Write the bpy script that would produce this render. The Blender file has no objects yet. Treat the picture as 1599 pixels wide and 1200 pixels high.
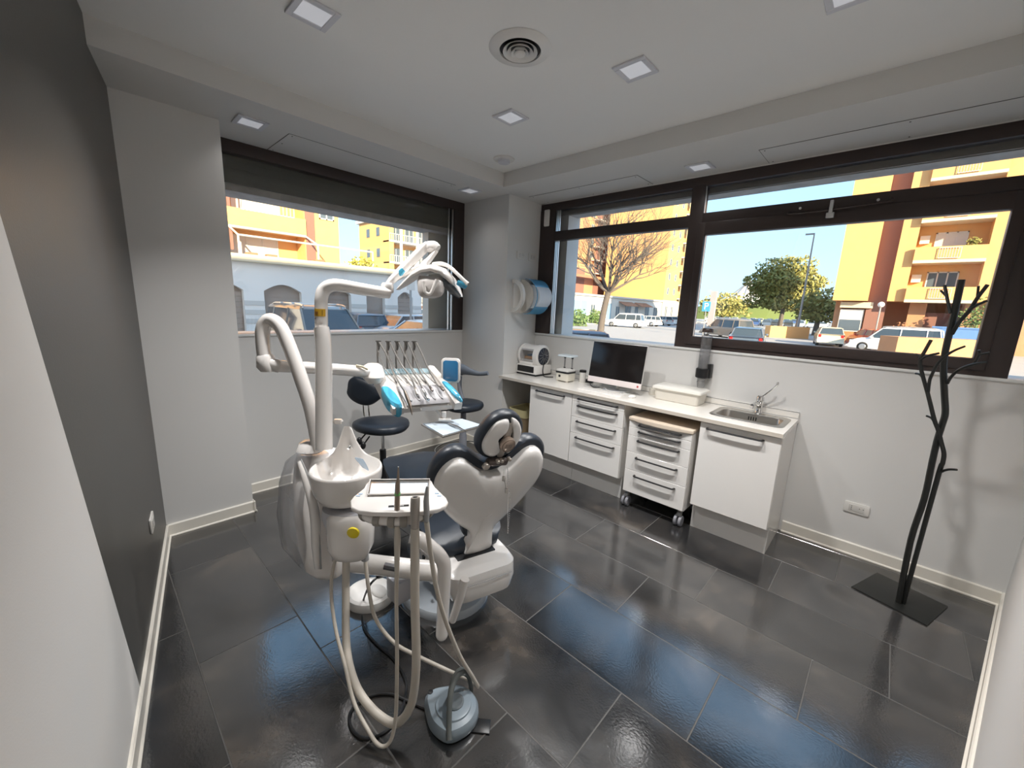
import bpy, bmesh, math, random
from mathutils import Vector, Matrix, Quaternion
R = math.radians
PI = math.pi
random.seed(7)
sc = bpy.context.scene
# ------------------------------------------------------------------ camera
F_PX = 626.416
FWD = Vector((-0.66913109, 0.71803355, -0.19155))
RGT = Vector((0.72552609, 0.68698661, 0.04075892))
UPV = Vector((-0.16085856, 0.11170147, 0.98063617))
EYE = Vector((0, 0, 1.6))
cd = bpy.data.cameras.new('camera')
cam = bpy.data.objects.new('camera', cd)
sc.collection.objects.link(cam)
m3 = Matrix((RGT, UPV, -FWD)).transposed()
cam.matrix_world = Matrix.Translation(EYE) @ m3.to_4x4()
cd.sensor_width = 36; cd.lens = 36 * F_PX / 1599; cd.clip_start = 0.02; cd.clip_end = 600
sc.camera = cam
# ------------------------------------------------------------------ world, sun, exposure
sc.view_settings.view_transform = 'Standard'
sc.view_settings.look = 'None'
sc.view_settings.gamma = 1
sc.view_settings.exposure = 1.3
sc.view_settings.use_curve_mapping = False
SUN_AZ = 148.0      # azimuth the sunlight travels towards (degrees from +X)
SUN_EL = 20.0
w = bpy.data.worlds.new('sky'); sc.world = w; w.use_nodes = True
nt = w.node_tree; nt.nodes.clear()
sky = nt.nodes.new('ShaderNodeTexSky'); sky.sky_type = 'NISHITA'; sky.sun_disc = False
sky.sun_elevation = R(SUN_EL); sky.sun_rotation = R(90 - (SUN_AZ + 180)); sky.air_density = 1.0
sky.dust_density = 1.5; sky.ozone_density = 1.0
tint = nt.nodes.new('ShaderNodeMix'); tint.data_type = 'RGBA'; tint.blend_type = 'MIX'
tint.inputs['Factor'].default_value = 0.85; tint.inputs['B'].default_value = (0.155, 0.26, 0.39, 1)
sclr = nt.nodes.new('ShaderNodeMix'); sclr.data_type = 'RGBA'; sclr.blend_type = 'MULTIPLY'; sclr.inputs['Factor'].default_value = 1
SKYK = 0.2
sclr.inputs['B'].default_value = (SKYK, SKYK, SKYK, 1)
nt.links.new(sky.outputs[0], sclr.inputs['A']); nt.links.new(sclr.outputs['Result'], tint.inputs['A'])
bg = nt.nodes.new('ShaderNodeBackground'); bg.inputs['Strength'].default_value = 1.5
out = nt.nodes.new('ShaderNodeOutputWorld')
nt.links.new(tint.outputs['Result'], bg.inputs[0]); nt.links.new(bg.outputs[0], out.inputs[0])
sd = bpy.data.lights.new('sun', 'SUN'); sd.energy = 6.0; sd.color = (1.0, 0.80, 0.55); sd.angle = R(0.6)
so = bpy.data.objects.new('sun', sd); sc.collection.objects.link(so)
sv = Vector((math.cos(R(SUN_EL)) * math.cos(R(SUN_AZ)), math.cos(R(SUN_EL)) * math.sin(R(SUN_AZ)), -math.sin(R(SUN_EL))))
so.rotation_euler = sv.to_track_quat('-Z', 'Y').to_euler(); so.location = (0, 0, 30)
FILL_W = 7.6
cy = sc.cycles
cy.max_bounces = 10; cy.diffuse_bounces = 6; cy.glossy_bounces = 4; cy.transmission_bounces = 6; cy.transparent_max_bounces = 12
cy.sample_clamp_indirect = 8; cy.caustics_reflective = False; cy.caustics_refractive = False
cy.use_denoising = True
for nm_, loc_, rot_, sx_, sy_ in (('window_portal', (-3.72, 1.9, 2.0), (0, R(-90), 0), 1.4, 2.4), ('window_portal', (-1.2, 3.6, 2.0), (R(-90), 0, 0), 3.9, 1.4)):
    pdl = bpy.data.lights.new(nm_, 'AREA'); pdl.shape = 'RECTANGLE'; pdl.size = sx_; pdl.size_y = sy_
    pdl.cycles.is_portal = True
    po = bpy.data.objects.new(nm_, pdl); po.location = loc_; po.rotation_euler = rot_; sc.collection.objects.link(po)

# ------------------------------------------------------------------ helpers
def at(px, py, d):
    return EYE + d * (FWD + ((px - 799.5) / F_PX) * RGT - ((py - 600) / F_PX) * UPV)
def ray(px, py):
    return (FWD + ((px - 799.5) / F_PX) * RGT - ((py - 600) / F_PX) * UPV).normalized()
def onp(px, py, n, c):
    n = Vector(n); d = ray(px, py); return EYE + d * ((c - n.dot(EYE)) / n.dot(d))
def onx(px, py, c): return onp(px, py, (1, 0, 0), c)
def ony(px, py, c): return onp(px, py, (0, 1, 0), c)
def onz(px, py, c): return onp(px, py, (0, 0, 1), c)

MATS = {}
def mat(name, col, rough=0.5, metal=0.0, spec=0.5, noise=None, bump=None, coat=0.0, emit=None, trans=0.0, ior=1.45, alpha=None, rand=0.0, sheen=0.0):
    """noise=(scale, amount 0..1, second colour); bump=(scale, strength)"""
    if name in MATS: return MATS[name]
    m = bpy.data.materials.new(name); m.use_nodes = True; MATS[name] = m
    t = m.node_tree; b = t.nodes['Principled BSDF']
    b.inputs['Base Color'].default_value = (*col, 1); b.inputs['Roughness'].default_value = rough
    b.inputs['Metallic'].default_value = metal; b.inputs['Specular IOR Level'].default_value = spec
    b.inputs['Coat Weight'].default_value = coat; b.inputs['IOR'].default_value = ior
    b.inputs['Transmission Weight'].default_value = trans
    tc = t.nodes.new('ShaderNodeTexCoord')
    src = None
    if noise:
        n = t.nodes.new('ShaderNodeTexNoise'); n.inputs['Scale'].default_value = noise[0]; n.inputs['Detail'].default_value = 5
        t.links.new(tc.outputs['Object'], n.inputs['Vector'])
        mr = t.nodes.new('ShaderNodeMapRange'); mr.inputs[1].default_value = 0.35; mr.inputs[2].default_value = 0.65
        mr.inputs[3].default_value = 0; mr.inputs[4].default_value = noise[1]
        t.links.new(n.outputs['Fac'], mr.inputs[0])
        mx = t.nodes.new('ShaderNodeMix'); mx.data_type = 'RGBA'
        mx.inputs['A'].default_value = (*col, 1); mx.inputs['B'].default_value = (*noise[2], 1)
        t.links.new(mr.outputs[0], mx.inputs['Factor']); src = mx.outputs['Result']
        t.links.new(src, b.inputs['Base Color'])
    if rand:
        oi = t.nodes.new('ShaderNodeObjectInfo'); hs = t.nodes.new('ShaderNodeHueSaturation')
        mr2 = t.nodes.new('ShaderNodeMapRange'); mr2.inputs[3].default_value = 1 - rand; mr2.inputs[4].default_value = 1 + rand
        t.links.new(oi.outputs['Random'], mr2.inputs[0]); t.links.new(mr2.outputs[0], hs.inputs['Value'])
        if src: t.links.new(src, hs.inputs['Color'])
        else: hs.inputs['Color'].default_value = (*col, 1)
        t.links.new(hs.outputs[0], b.inputs['Base Color'])
    if bump:
        n = t.nodes.new('ShaderNodeTexNoise'); n.inputs['Scale'].default_value = bump[0]; n.inputs['Detail'].default_value = 4
        t.links.new(tc.outputs['Object'], n.inputs['Vector'])
        bp = t.nodes.new('ShaderNodeBump'); bp.inputs['Strength'].default_value = bump[1]; bp.inputs['Distance'].default_value = 0.004
        t.links.new(n.outputs['Fac'], bp.inputs['Height']); t.links.new(bp.outputs[0], b.inputs['Normal'])
    if emit:
        b.inputs['Emission Color'].default_value = (*emit[0], 1); b.inputs['Emission Strength'].default_value = emit[1]
    if alpha is not None: b.inputs['Alpha'].default_value = alpha
    return m
def film(name, col, gloss=0.08, clear=0.9, rough=0.02, body=None):
    """thin transparent sheet: transparent + a Fresnel-like gloss + optional diffuse body"""
    if name in MATS: return MATS[name]
    m = bpy.data.materials.new(name); m.use_nodes = True; MATS[name] = m
    t = m.node_tree; t.nodes.clear()
    o = t.nodes.new('ShaderNodeOutputMaterial'); tr = t.nodes.new('ShaderNodeBsdfTransparent'); tr.inputs[0].default_value = (*col, 1)
    base = tr.outputs[0]
    if body:
        df = t.nodes.new('ShaderNodeBsdfDiffuse'); df.inputs[0].default_value = (*body, 1)
        m0 = t.nodes.new('ShaderNodeMixShader'); m0.inputs[0].default_value = 1 - clear
        t.links.new(tr.outputs[0], m0.inputs[1]); t.links.new(df.outputs[0], m0.inputs[2]); base = m0.outputs[0]
    gl = t.nodes.new('ShaderNodeBsdfGlossy'); gl.inputs['Roughness'].default_value = rough
    lw = t.nodes.new('ShaderNodeLayerWeight'); lw.inputs[0].default_value = 0.25
    mr = t.nodes.new('ShaderNodeMapRange'); mr.inputs[3].default_value = gloss; mr.inputs[4].default_value = 0.6
    t.links.new(lw.outputs['Fresnel'], mr.inputs[0])
    mx = t.nodes.new('ShaderNodeMixShader'); t.links.new(mr.outputs[0], mx.inputs[0])
    t.links.new(base, mx.inputs[1]); t.links.new(gl.outputs[0], mx.inputs[2]); t.links.new(mx.outputs[0], o.inputs[0])
    return m

col = sc.collection
def link(o):
    col.objects.link(o); return o
def smooth_by_angle(me, ang=40):
    me.polygons.foreach_set('use_smooth', [True] * len(me.polygons))
    try: me.set_sharp_from_angle(angle=R(ang))
    except Exception: pass
class MB:
    def __init__(s): s.bm = bmesh.new()
    def box(s, x0, x1, y0, y1, z0, z1, bev=0.0, M=None, seg=2):
        r = bmesh.ops.create_cube(s.bm, size=1)
        vs = r['verts']
        for v in vs:
            v.co = Vector(((x0 + x1) / 2 + v.co.x * (x1 - x0), (y0 + y1) / 2 + v.co.y * (y1 - y0), (z0 + z1) / 2 + v.co.z * (z1 - z0)))
        if bev > 0:
            es = list({e for v in vs for e in v.link_edges})
            rr = bmesh.ops.bevel(s.bm, geom=es, offset=bev, segments=seg, affect='EDGES', profile=0.5)
            vs = list({v for f in rr['faces'] for v in f.verts} | {v for v in vs if v.is_valid})
        if M is not None: bmesh.ops.transform(s.bm, matrix=M, verts=vs)
        return s
    def loft(s, rings, cap0=True, cap1=True, closed=True):
        vr = [[s.bm.verts.new(Vector(p)) for p in r] for r in rings]
        n = len(vr[0])
        for a, b in zip(vr[:-1], vr[1:]):
            for i in range(n if closed else n - 1):
                j = (i + 1) % n
                try: s.bm.faces.new((a[i], a[j], b[j], b[i]))
                except ValueError: pass
        if cap0 and closed: s.bm.faces.new(vr[0][::-1])
        if cap1 and closed: s.bm.faces.new(vr[-1])
        return s
    def tube(s, pts, r, seg=10, smooth=0, caps=True, flat=1.0):
        pts = [Vector(p) for p in pts]
        rs = list(r) if hasattr(r, '__len__') else [r] * len(pts)
        if smooth: pts, rs = catmull(pts, rs, smooth)
        T = []
        for i in range(len(pts)):
            a = pts[max(i - 1, 0)]; b = pts[min(i + 1, len(pts) - 1)]
            t = (b - a); T.append(t.normalized() if t.length > 1e-9 else Vector((0, 0, 1)))
        ref = Vector((0, 0, 1)) if abs(T[0].z) < 0.9 else Vector((1, 0, 0))
        nrm = (ref - T[0] * ref.dot(T[0])).normalized()
        rings = []
        for i, p in enumerate(pts):
            if i:
                nrm = (nrm - T[i] * nrm.dot(T[i]))
                nrm = nrm.normalized() if nrm.length > 1e-6 else Vector((0, 0, 1))
            bn = T[i].cross(nrm)
            rings.append([p + rs[i] * (math.cos(2 * PI * k / seg) * nrm + flat * math.sin(2 * PI * k / seg) * bn) for k in range(seg)])
        return s.loft(rings, caps, caps)
    def lathe(s, prof, M=None, seg=24, cap=True):
        rings = []
        for rr, z in prof:
            ring = [Vector((rr * math.cos(2 * PI * k / seg), rr * math.sin(2 * PI * k / seg), z)) for k in range(seg)]
            if M is not None: ring = [M @ v for v in ring]
            rings.append(ring)
        return s.loft(rings, cap and prof[0][0] > 1e-5, cap and prof[-1][0] > 1e-5)
    def prism(s, outl, fr, t0, t1, bev=0.0, seg=2):
        """outline of (u,v) in frame fr extruded from t0 to t1 along the frame's normal"""
        a = [s.bm.verts.new(fr @ Vector((u, v, t0))) for u, v in outl]
        b = [s.bm.verts.new(fr @ Vector((u, v, t1))) for u, v in outl]
        n = len(a); f0 = s.bm.faces.new(a[::-1]); f1 = s.bm.faces.new(b)
        for i in range(n): s.bm.faces.new((a[i], a[(i + 1) % n], b[(i + 1) % n], b[i]))
        if bev: bmesh.ops.bevel(s.bm, geom=list(f1.edges) + list(f0.edges), offset=bev, segments=seg, affect='EDGES', profile=0.5)
        return s
    def pad(s, outl, fr, prof):
        """rings of the outline scaled about its centre: prof = [(inset metres, height), ...] last ring is capped"""
        n = len(outl)
        cx = sum(p[0] for p in outl) / n; cyy = sum(p[1] for p in outl) / n
        rings = []
        for ins, h in prof:
            ring = []
            for u, v in outl:
                d = math.hypot(u - cx, v - cyy); k = max(0.02, 1 - ins / d) if d > 1e-6 else 1
                ring.append(fr @ Vector((cx + (u - cx) * k, cyy + (v - cyy) * k, h)))
            rings.append(ring)
        return s.loft(rings, True, True)
    def sphere(s, c, r, sx=1, sy=1, sz=1, M=None, u=16, v=10):
        rr = bmesh.ops.create_uvsphere(s.bm, u_segments=u, v_segments=v, radius=r)
        for q in rr['verts']:
            q.co = Vector((q.co.x * sx, q.co.y * sy, q.co.z * sz))
            if M is not None: q.co = M @ q.co
            q.co += Vector(c)
        return s
    def poly(s, *ps):
        s.bm.faces.new([s.bm.verts.new(Vector(p)) for p in ps]); return s
    def build(s, name, m, parent=None, ang=40, label=None, cat=None, group=None, kind=None, loc=None, norm=True):
        if norm: bmesh.ops.recalc_face_normals(s.bm, faces=s.bm.faces)
        me = bpy.data.meshes.new(name)
        if loc is not None: bmesh.ops.translate(s.bm, vec=-Vector(loc), verts=s.bm.verts)
        s.bm.to_mesh(me); s.bm.free()
        if ang: smooth_by_angle(me, ang)
        ms = m if isinstance(m, (list, tuple)) else [m]
        for q in ms: me.materials.append(q)
        o = bpy.data.objects.new(name, me); link(o)
        if loc is not None: o.location = loc
        if parent is not None: o.parent = parent; o.matrix_parent_inverse = wm(parent).inverted()
        return tag(o, label, cat, group, kind)
def wm(o):
    M = Matrix.LocRotScale(o.location, o.rotation_euler, o.scale)
    if o.parent is not None: M = wm(o.parent) @ o.matrix_parent_inverse @ M
    return M
def tag(o, label=None, cat=None, group=None, kind=None):
    if label: o['label'] = label
    if cat: o['category'] = cat
    if group: o['group'] = group
    if kind: o['kind'] = kind
    return o
def empty(name, loc, label, cat, group=None, rz=0):
    o = bpy.data.objects.new(name, None); link(o); o.location = loc; o.rotation_euler = (0, 0, rz); o.empty_display_size = 0.1
    return tag(o, label, cat, group)
def catmull(pts, rs, n, closed=False):
    P, Q = [], []
    N = len(pts)
    for i in range(N if closed else N - 1):
        g = (lambda k: k % N) if closed else (lambda k: min(max(k, 0), N - 1))
        p0, p1, p2, p3 = (Vector(pts[g(i + k)]) for k in (-1, 0, 1, 2)); r1, r2 = rs[g(i)], rs[g(i + 1)]
        for k in range(n):
            t = k / n
            P.append(0.5 * ((2 * p1) + (p2 - p0) * t + (2 * p0 - 5 * p1 + 4 * p2 - p3) * t * t + (3 * p1 - p0 - 3 * p2 + p3) * t ** 3))
            Q.append(r1 + (r2 - r1) * t)
    if not closed: P.append(Vector(pts[-1])); Q.append(rs[-1])
    return P, Q
def spline2(pts, n=6):
    P, _ = catmull([Vector((a, b, 0)) for a, b in pts], [0] * len(pts), n, True)
    return [(p.x, p.y) for p in P]
def frame(o, x, y=None, z=None):
    """4x4 with origin o, first axis x, second axis near y (or third near z)"""
    x = Vector(x).normalized()
    if y is not None:
        y = Vector(y); y = (y - x * y.dot(x)).normalized(); z = x.cross(y)
    else:
        z = Vector(z); z = (z - x * z.dot(x)).normalized(); y = z.cross(x)
    M = Matrix((x, y, z)).transposed().to_4x4(); M.translation = Vector(o)
    return M
def rrect(w, h, r, n=5):
    pts = []
    for cx, cy_, a0 in ((w / 2 - r, h / 2 - r, 0), (-w / 2 + r, h / 2 - r, 90), (-w / 2 + r, -h / 2 + r, 180), (w / 2 - r, -h / 2 + r, 270)):
        for k in range(n + 1):
            a = R(a0 + 90 * k / n); pts.append((cx + r * math.cos(a), cy_ + r * math.sin(a)))
    return pts
def copy_tree(o, parent=None):
    c = o.copy(); link(c)
    if parent is not None: c.parent = parent
    for ch in list(o.children): copy_tree(ch, c)
    return c
def lettering(name, txt, size, M, m, parent, depth=0.0005, align='CENTER'):
    c = bpy.data.curves.new(name, 'FONT'); c.body = txt; c.size = size; c.extrude = depth; c.align_x = align; c.align_y = 'CENTER'
    o = bpy.data.objects.new(name, c); link(o)
    dg = bpy.context.evaluated_depsgraph_get(); me = bpy.data.meshes.new_from_object(o.evaluated_get(dg))
    bpy.data.objects.remove(o); me.materials.clear(); me.materials.append(m); me.transform(M)
    q = bpy.data.objects.new(name, me); link(q)
    if parent is not None: q.parent = parent; q.matrix_parent_inverse = wm(parent).inverted()
    return q

# ------------------------------------------------------------------ materials
M_WALL = mat('wall_paint', (0.73, 0.72, 0.70), 0.75, bump=(220, 0.08))
M_CEIL = mat('ceiling_paint', (0.92, 0.915, 0.90), 0.8, bump=(200, 0.06))
M_DARK = mat('anthracite_paint', (0.050, 0.047, 0.042), 0.42, ior=1.9, bump=(160, 0.1))
M_BASE = mat('baseboard_lacquer', (0.80, 0.76, 0.68), 0.35)
M_FRAME = mat('brown_aluminium', (0.050, 0.036, 0.033), 0.38, metal=0.0, spec=0.5)
M_GASKET = mat('rubber_gasket', (0.02, 0.02, 0.02), 0.6)
M_ALU = mat('bare_aluminium', (0.7, 0.7, 0.7), 0.35, metal=0.9)
M_GLASS = film('window_glass', (0.97, 0.985, 0.98), 0.03, 1)
M_WHITE = mat('white_enamel', (0.82, 0.80, 0.78), 0.22, coat=0.4)
M_LACQ = mat('white_lacquer', (0.82, 0.80, 0.77), 0.28, coat=0.2)
M_NAVY = mat('navy_leatherette', (0.018, 0.024, 0.034), 0.38, bump=(500, 0.05))
M_GREYP = mat('grey_plastic', (0.30, 0.30, 0.30), 0.4)
M_TAUPE = mat('taupe_rubber', (0.36, 0.33, 0.29), 0.5)
M_HOSE = mat('beige_hose', (0.50, 0.46, 0.40), 0.45)
M_BLACK = mat('black_plastic', (0.012, 0.012, 0.013), 0.35)
M_BLKMET = mat('black_powder_coat', (0.012, 0.013, 0.012), 0.4)
M_CHROME = mat('chrome', (0.75, 0.75, 0.75), 0.12, metal=1.0)
M_STEEL = mat('brushed_steel', (0.55, 0.53, 0.50), 0.28, metal=1.0, bump=(300, 0.05))
M_BRONZE = mat('bronze_metal', (0.30, 0.25, 0.21), 0.3, metal=0.8)
M_BLUEF = film('blue_barrier_film', (0.35, 0.78, 0.95), 0.08, 0.45, 0.12, body=(0.10, 0.55, 0.80))
M_CLEARF = film('clear_barrier_film', (0.97, 0.97, 0.98), 0.05, 0.86, 0.15, body=(0.8, 0.82, 0.85))

# ------------------------------------------------------------------ floor of tiles
def tile_material():
    m = bpy.data.materials.new('slate_tile'); m.use_nodes = True; t = m.node_tree; b = t.nodes['Principled BSDF']
    N = t.nodes.new; L = t.links.new
    geo = N('ShaderNodeNewGeometry'); oi = N('ShaderNodeObjectInfo')
    off = N('ShaderNodeVectorMath'); off.operation = 'ADD'
    sca = N('ShaderNodeVectorMath'); sca.operation = 'SCALE'; sca.inputs[3].default_value = 37.0
    cmb = N('ShaderNodeCombineXYZ'); L(oi.outputs['Random'], cmb.inputs[0]); L(oi.outputs['Random'], cmb.inputs[2])
    L(cmb.outputs[0], sca.inputs[0]); L(geo.outputs['Position'], off.inputs[0]); L(sca.outputs[0], off.inputs[1])
    n1 = N('ShaderNodeTexNoise'); n1.inputs['Scale'].default_value = 2.6; n1.inputs['Detail'].default_value = 8; n1.inputs['Roughness'].default_value = 0.6; n1.inputs['Distortion'].default_value = 0.5
    L(off.outputs[0], n1.inputs['Vector'])
    cr = N('ShaderNodeValToRGB'); e = cr.color_ramp.elements
    e[0].position = 0.34; e[0].color = (0.012, 0.012, 0.013, 1); e[1].position = 0.68; e[1].color = (0.080, 0.068, 0.058, 1)
    k = cr.color_ramp.elements.new(0.46); k.color = (0.024, 0.024, 0.025, 1)
    k = cr.color_ramp.elements.new(0.58); k.color = (0.040, 0.037, 0.035, 1)
    L(n1.outputs['Fac'], cr.inputs[0])
    hs = N('ShaderNodeHueSaturation'); mr = N('ShaderNodeMapRange'); mr.inputs[3].default_value = 0.75; mr.inputs[4].default_value = 1.3
    L(oi.outputs['Random'], mr.inputs[0]); L(mr.outputs[0], hs.inputs['Value']); L(cr.outputs[0], hs.inputs['Color'])
    L(hs.outputs[0], b.inputs['Base Color'])
    n2 = N('ShaderNodeTexNoise'); n2.inputs['Scale'].default_value = 5; n2.inputs['Detail'].default_value = 6
    L(off.outputs[0], n2.inputs['Vector'])
    r2 = N('ShaderNodeMapRange'); r2.inputs[1].default_value = 0.3; r2.inputs[2].default_value = 0.7; r2.inputs[3].default_value = 0.07; r2.inputs[4].default_value = 0.18
    L(n2.outputs['Fac'], r2.inputs[0]); L(r2.outputs[0], b.inputs['Roughness'])
    n3 = N('ShaderNodeTexNoise'); n3.inputs['Scale'].default_value = 110; n3.inputs['Detail'].default_value = 5
    L(off.outputs[0], n3.inputs['Vector'])
    add = N('ShaderNodeMath'); add.operation = 'MULTIPLY_ADD'; add.inputs[1].default_value = 1.0
    L(n2.outputs['Fac'], add.inputs[0]); L(n3.outputs['Fac'], add.inputs[2])
    bp = N('ShaderNodeBump'); bp.inputs['Strength'].default_value = 0.16; bp.inputs['Distance'].default_value = 0.002
    L(add.outputs[0], bp.inputs['Height']); L(bp.outputs[0], b.inputs['Normal'])
    b.inputs['IOR'].default_value = 2.4
    return m
M_TILE = tile_material()
M_GROUT = mat('grout', (0.10, 0.097, 0.093), 0.8)
floor = MB().box(-3.75, 0.95, -0.6, 3.6, -0.12, -0.0012).build('floor', M_GROUT, kind='structure', ang=0)
ROW0 = 0.182; RW = 0.4064; PIT = 0.8176
OFFS = {-2: -0.90, -1: -2.25, 0: -1.16, 1: -0.878, 2: -0.593, 3: -0.321, 4: -0.031, 5: -0.576, 6: -0.294, 7: -0.014, 8: -0.5}
tile_mesh = {}
for k in range(-2, 9):
    y0 = ROW0 + k * RW; y1 = y0 + RW
    y0c, y1c = max(y0, -0.5), min(y1, 3.492)
    if y1c - y0c < 0.02: continue
    x = OFFS[k] - PIT * 8
    while x < 0.85:
        xa, xb = max(x, -3.62), min(x + PIT, 0.8)
        if xb - xa > 0.02 and y1c > 0.2 - 0.1725 * (xb + 3.27) - 0.04 and xa < 0.72 - 0.1745 * (3.48 - y1c) + .02:
            j = 0.0022
            key = (round(xb - xa, 4), round(y1c - y0c, 4))
            if key not in tile_mesh:
                wx, wy = key
                bm = MB().box(-wx / 2 + j, wx / 2 - j, -wy / 2 + j, wy / 2 - j, -0.006, 0, bev=0.0012, seg=1)
                o = bm.build('tile', M_TILE, floor, ang=0); tile_mesh[key] = o.data
            else:
                o = bpy.data.objects.new('tile', tile_mesh[key]); link(o); o.parent = floor
            o.location = ((xa + xb) / 2, (y0c + y1c) / 2, 0)
        x += PIT

# ------------------------------------------------------------------ walls
XA, YB, XC, XP, YP = -3.61, 3.49, -3.282, -2.93, 2.995      # wall A, wall B, left column face, corner pillar faces
ZS, ZC = 2.668, 2.79                                        # soffit underside, ceiling
TD = R(9.7)
DO = Vector((-3.282, 0.230, 0)); DX = Vector((math.cos(TD), -math.sin(TD), 0)); DN = Vector((math.sin(TD), math.cos(TD), 0))
CO = Vector((0.712, 3.49, 0)); CX_ = Vector((-math.sin(R(9.9)), -math.cos(R(9.9)), 0)); CN = Vector((-math.cos(R(9.9)), math.sin(R(9.9)), 0))
# wall A: below window, plus outer pier pieces either side
wa = MB(); wa.box(XA - 0.30, XA, -0.6, YB + 0.4, -0.12, 1.30)
wa.box(XA - 0.30, XA, -0.6, 0.60, 1.30, 2.9); wa.box(XA - 0.30, XA, 3.02, YB + 0.4, 1.30, 2.9); wa.box(XA - 0.30, XA, 0.6, 3.02, 2.70, 2.9)
wa.build('wall_left', M_WALL, kind='structure', ang=0)
wb = MB(); wb.box(XA, 1.2, YB, YB + 0.30, -0.12, 1.312); wb.box(XA, XP + 0.04, YB, YB + 0.3, 1.312, 2.9); wb.box(XP, 1.2, YB, YB + 0.30, 2.655, 2.9)
wb.build('wall_back', M_WALL, kind='structure', ang=0)
MB().box(XA + .0005, XC, 0.0, 0.728, -0.12, ZS + .05).build('wall_column', M_WALL, kind='structure', ang=0)
MB().box(XA + .0005, XP, YP, YB - .0005, -0.12, ZS + .05).build('wall_pillar', M_WALL, kind='structure', ang=0)
# wall D (dark, slanted edge of the paint) in two pieces that meet along the painted edge
frD = frame(DO, DX, y=(0, 0, 1))      # x along the wall, y up, z = normal
if (frD.to_3x3() @ Vector((0, 0, 1))).dot(DN) < 0: sgn = -1
else: sgn = 1
sl = [(1.37, 0.0), (1.935, 1.80), (1.99, 2.0), (2.13, 2.9)]
MB().prism([(-0.3, -0.12), (1.34, -0.12)] + sl + [(-0.3, 2.9)], frD, -0.2 * sgn, 0).build('wall_dark', M_DARK, kind='structure', ang=0)
MB().prism([(1.34, -0.12), (4.2, -0.12), (4.2, 2.9)] + sl[::-1], frD, -0.2 * sgn, 0).build('wall_front', M_WALL, kind='structure', ang=0)
frC = frame(CO, CX_, y=(0, 0, 1)); sg = 1 if (frC.to_3x3() @ Vector((0, 0, 1))).dot(CN) > 0 else -1
MB().prism([(-0.2, -0.12), (4.4, -0.12), (4.4, 2.9), (-0.2, 2.9)], frC, -0.2 * sg, 0).build('wall_right', M_WALL, kind='structure', ang=0)
# ceiling + soffits
MB().box(-3.9, 1.2, -0.9, 3.8, ZC, ZC + 0.25).build('ceiling', M_CEIL, kind='structure', ang=0)
so_ = MB(); so_.box(XA, -2.82, -0.3, YB, ZS, ZC + .01); so_.box(-2.8205, 1.0, 2.80, YB, ZS, ZC + .01)
so_.build('ceiling_soffit', M_WALL, kind='structure', ang=0)
# baseboards
def baseboard(name, a, b, nrm, h=0.085, t=0.012):
    a, b, nrm = Vector(a), Vector(b), Vector(nrm).normalized()
    prof = [(0, 0), (t + 0.008, 0), (t + 0.008, 0.006), (t, 0.012), (t, h - 0.006), (t - 0.005, h), (0, h)]
    mb = MB(); mb.loft([[p + nrm * u + Vector((0, 0, v)) for u, v in prof] for p in (a, b)])
    return mb.build(name, M_BASE, kind='structure', ang=30)
baseboard('baseboard_left', (XA, 0.74, 0), (XA, 2.99, 0), (1, 0, 0))
baseboard('baseboard_column', (XC, 0.23, 0), (XC, 0.74, 0), (1, 0, 0))
baseboard('baseboard_column', (XA, 0.728, 0), (XC + .02, 0.728, 0), (0, 1, 0))
baseboard('baseboard_pillar', (XA + .02, YP, 0), (XP + .012, YP, 0), (0, -1, 0))
baseboard('baseboard_back', (-0.38, YB, 0), (0.70, YB, 0), (0, -1, 0))
baseboard('baseboard_dark', DO + DX * .0, DO + DX * 3.4, DN)
baseboard('baseboard_right', CO, CO + CX_ * 3.9, CN)

# ------------------------------------------------------------------ window in wall A
fa = MB()
yl, yr = 0.60, 3.0; xf0, xf1 = XA - 0.07, XA + 0.004
fa.box(xf0, xf1, yl, yr, 2.585, 2.70, bev=.004); fa.box(xf0, xf1, 2.86, yr - .002, 1.30, 2.59, bev=.004)
fa.box(xf0, xf1, yl, 0.76, 1.30, 2.59, bev=.004); fa.box(xf0 + .02, xf1 - .02, yl, yr, 1.272, 1.304)
wfa = fa.build('window_1', M_FRAME, kind='structure', ang=30)
MB().box(xf0 + .02, xf0 + .026, 0.76, 2.86, 1.30, 2.59).build('window_pane', M_GLASS, wfa, ang=0)
MB().box(XA - 0.03, XA - 0.012, 2.845, 2.862, 1.305, 2.585).box(XA - .03, XA - .012, 2.80, 2.806, 1.305, 2.585).build('gasket', M_ALU, wfa, ang=0)
MB().box(XA - 0.30, XA + 0.012, 0.728, 3.0, 1.285, 1.303, bev=.003).build('window_sill', mat('sill_white', (0.82, 0.82, 0.80), 0.4), wfa, ang=30)
# roller shutter above, outer lintel and masonry reveals
M_SHUT = mat('olive_shutter', (0.13, 0.12, 0.10), 0.9, spec=.1)
for i in range(4): MB().box(XA - 0.105, XA - 0.09, 0.6, 2.97, 2.40 + i * .052, 2.40 + i * .052 + .0515).build('shutter_slat', M_SHUT, wfa, ang=30)
M_STONE = mat('outer_stone', (0.62, 0.58, 0.55), 0.8, noise=(9, .6, (0.40, 0.36, 0.34)), bump=(60, .5))
MB().box(XA - 0.42, XA - 0.16, 0.3, 3.6, 2.36, 2.46).build('trim_1', M_STONE, kind='structure', ang=0)
MB().box(XA - 0.42, XA - 0.301, 2.74, 3.9, 0.0, 2.9).build('trim_2', mat('outer_plaster', (0.72, 0.66, 0.58), 0.8, bump=(50, .4)), kind='structure', ang=0)
MB().box(XA - 0.42, XA - 0.301, -1.0, 0.74, 0.0, 2.9).build('trim_3', MATS['outer_plaster'], kind='structure', ang=0)
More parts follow.
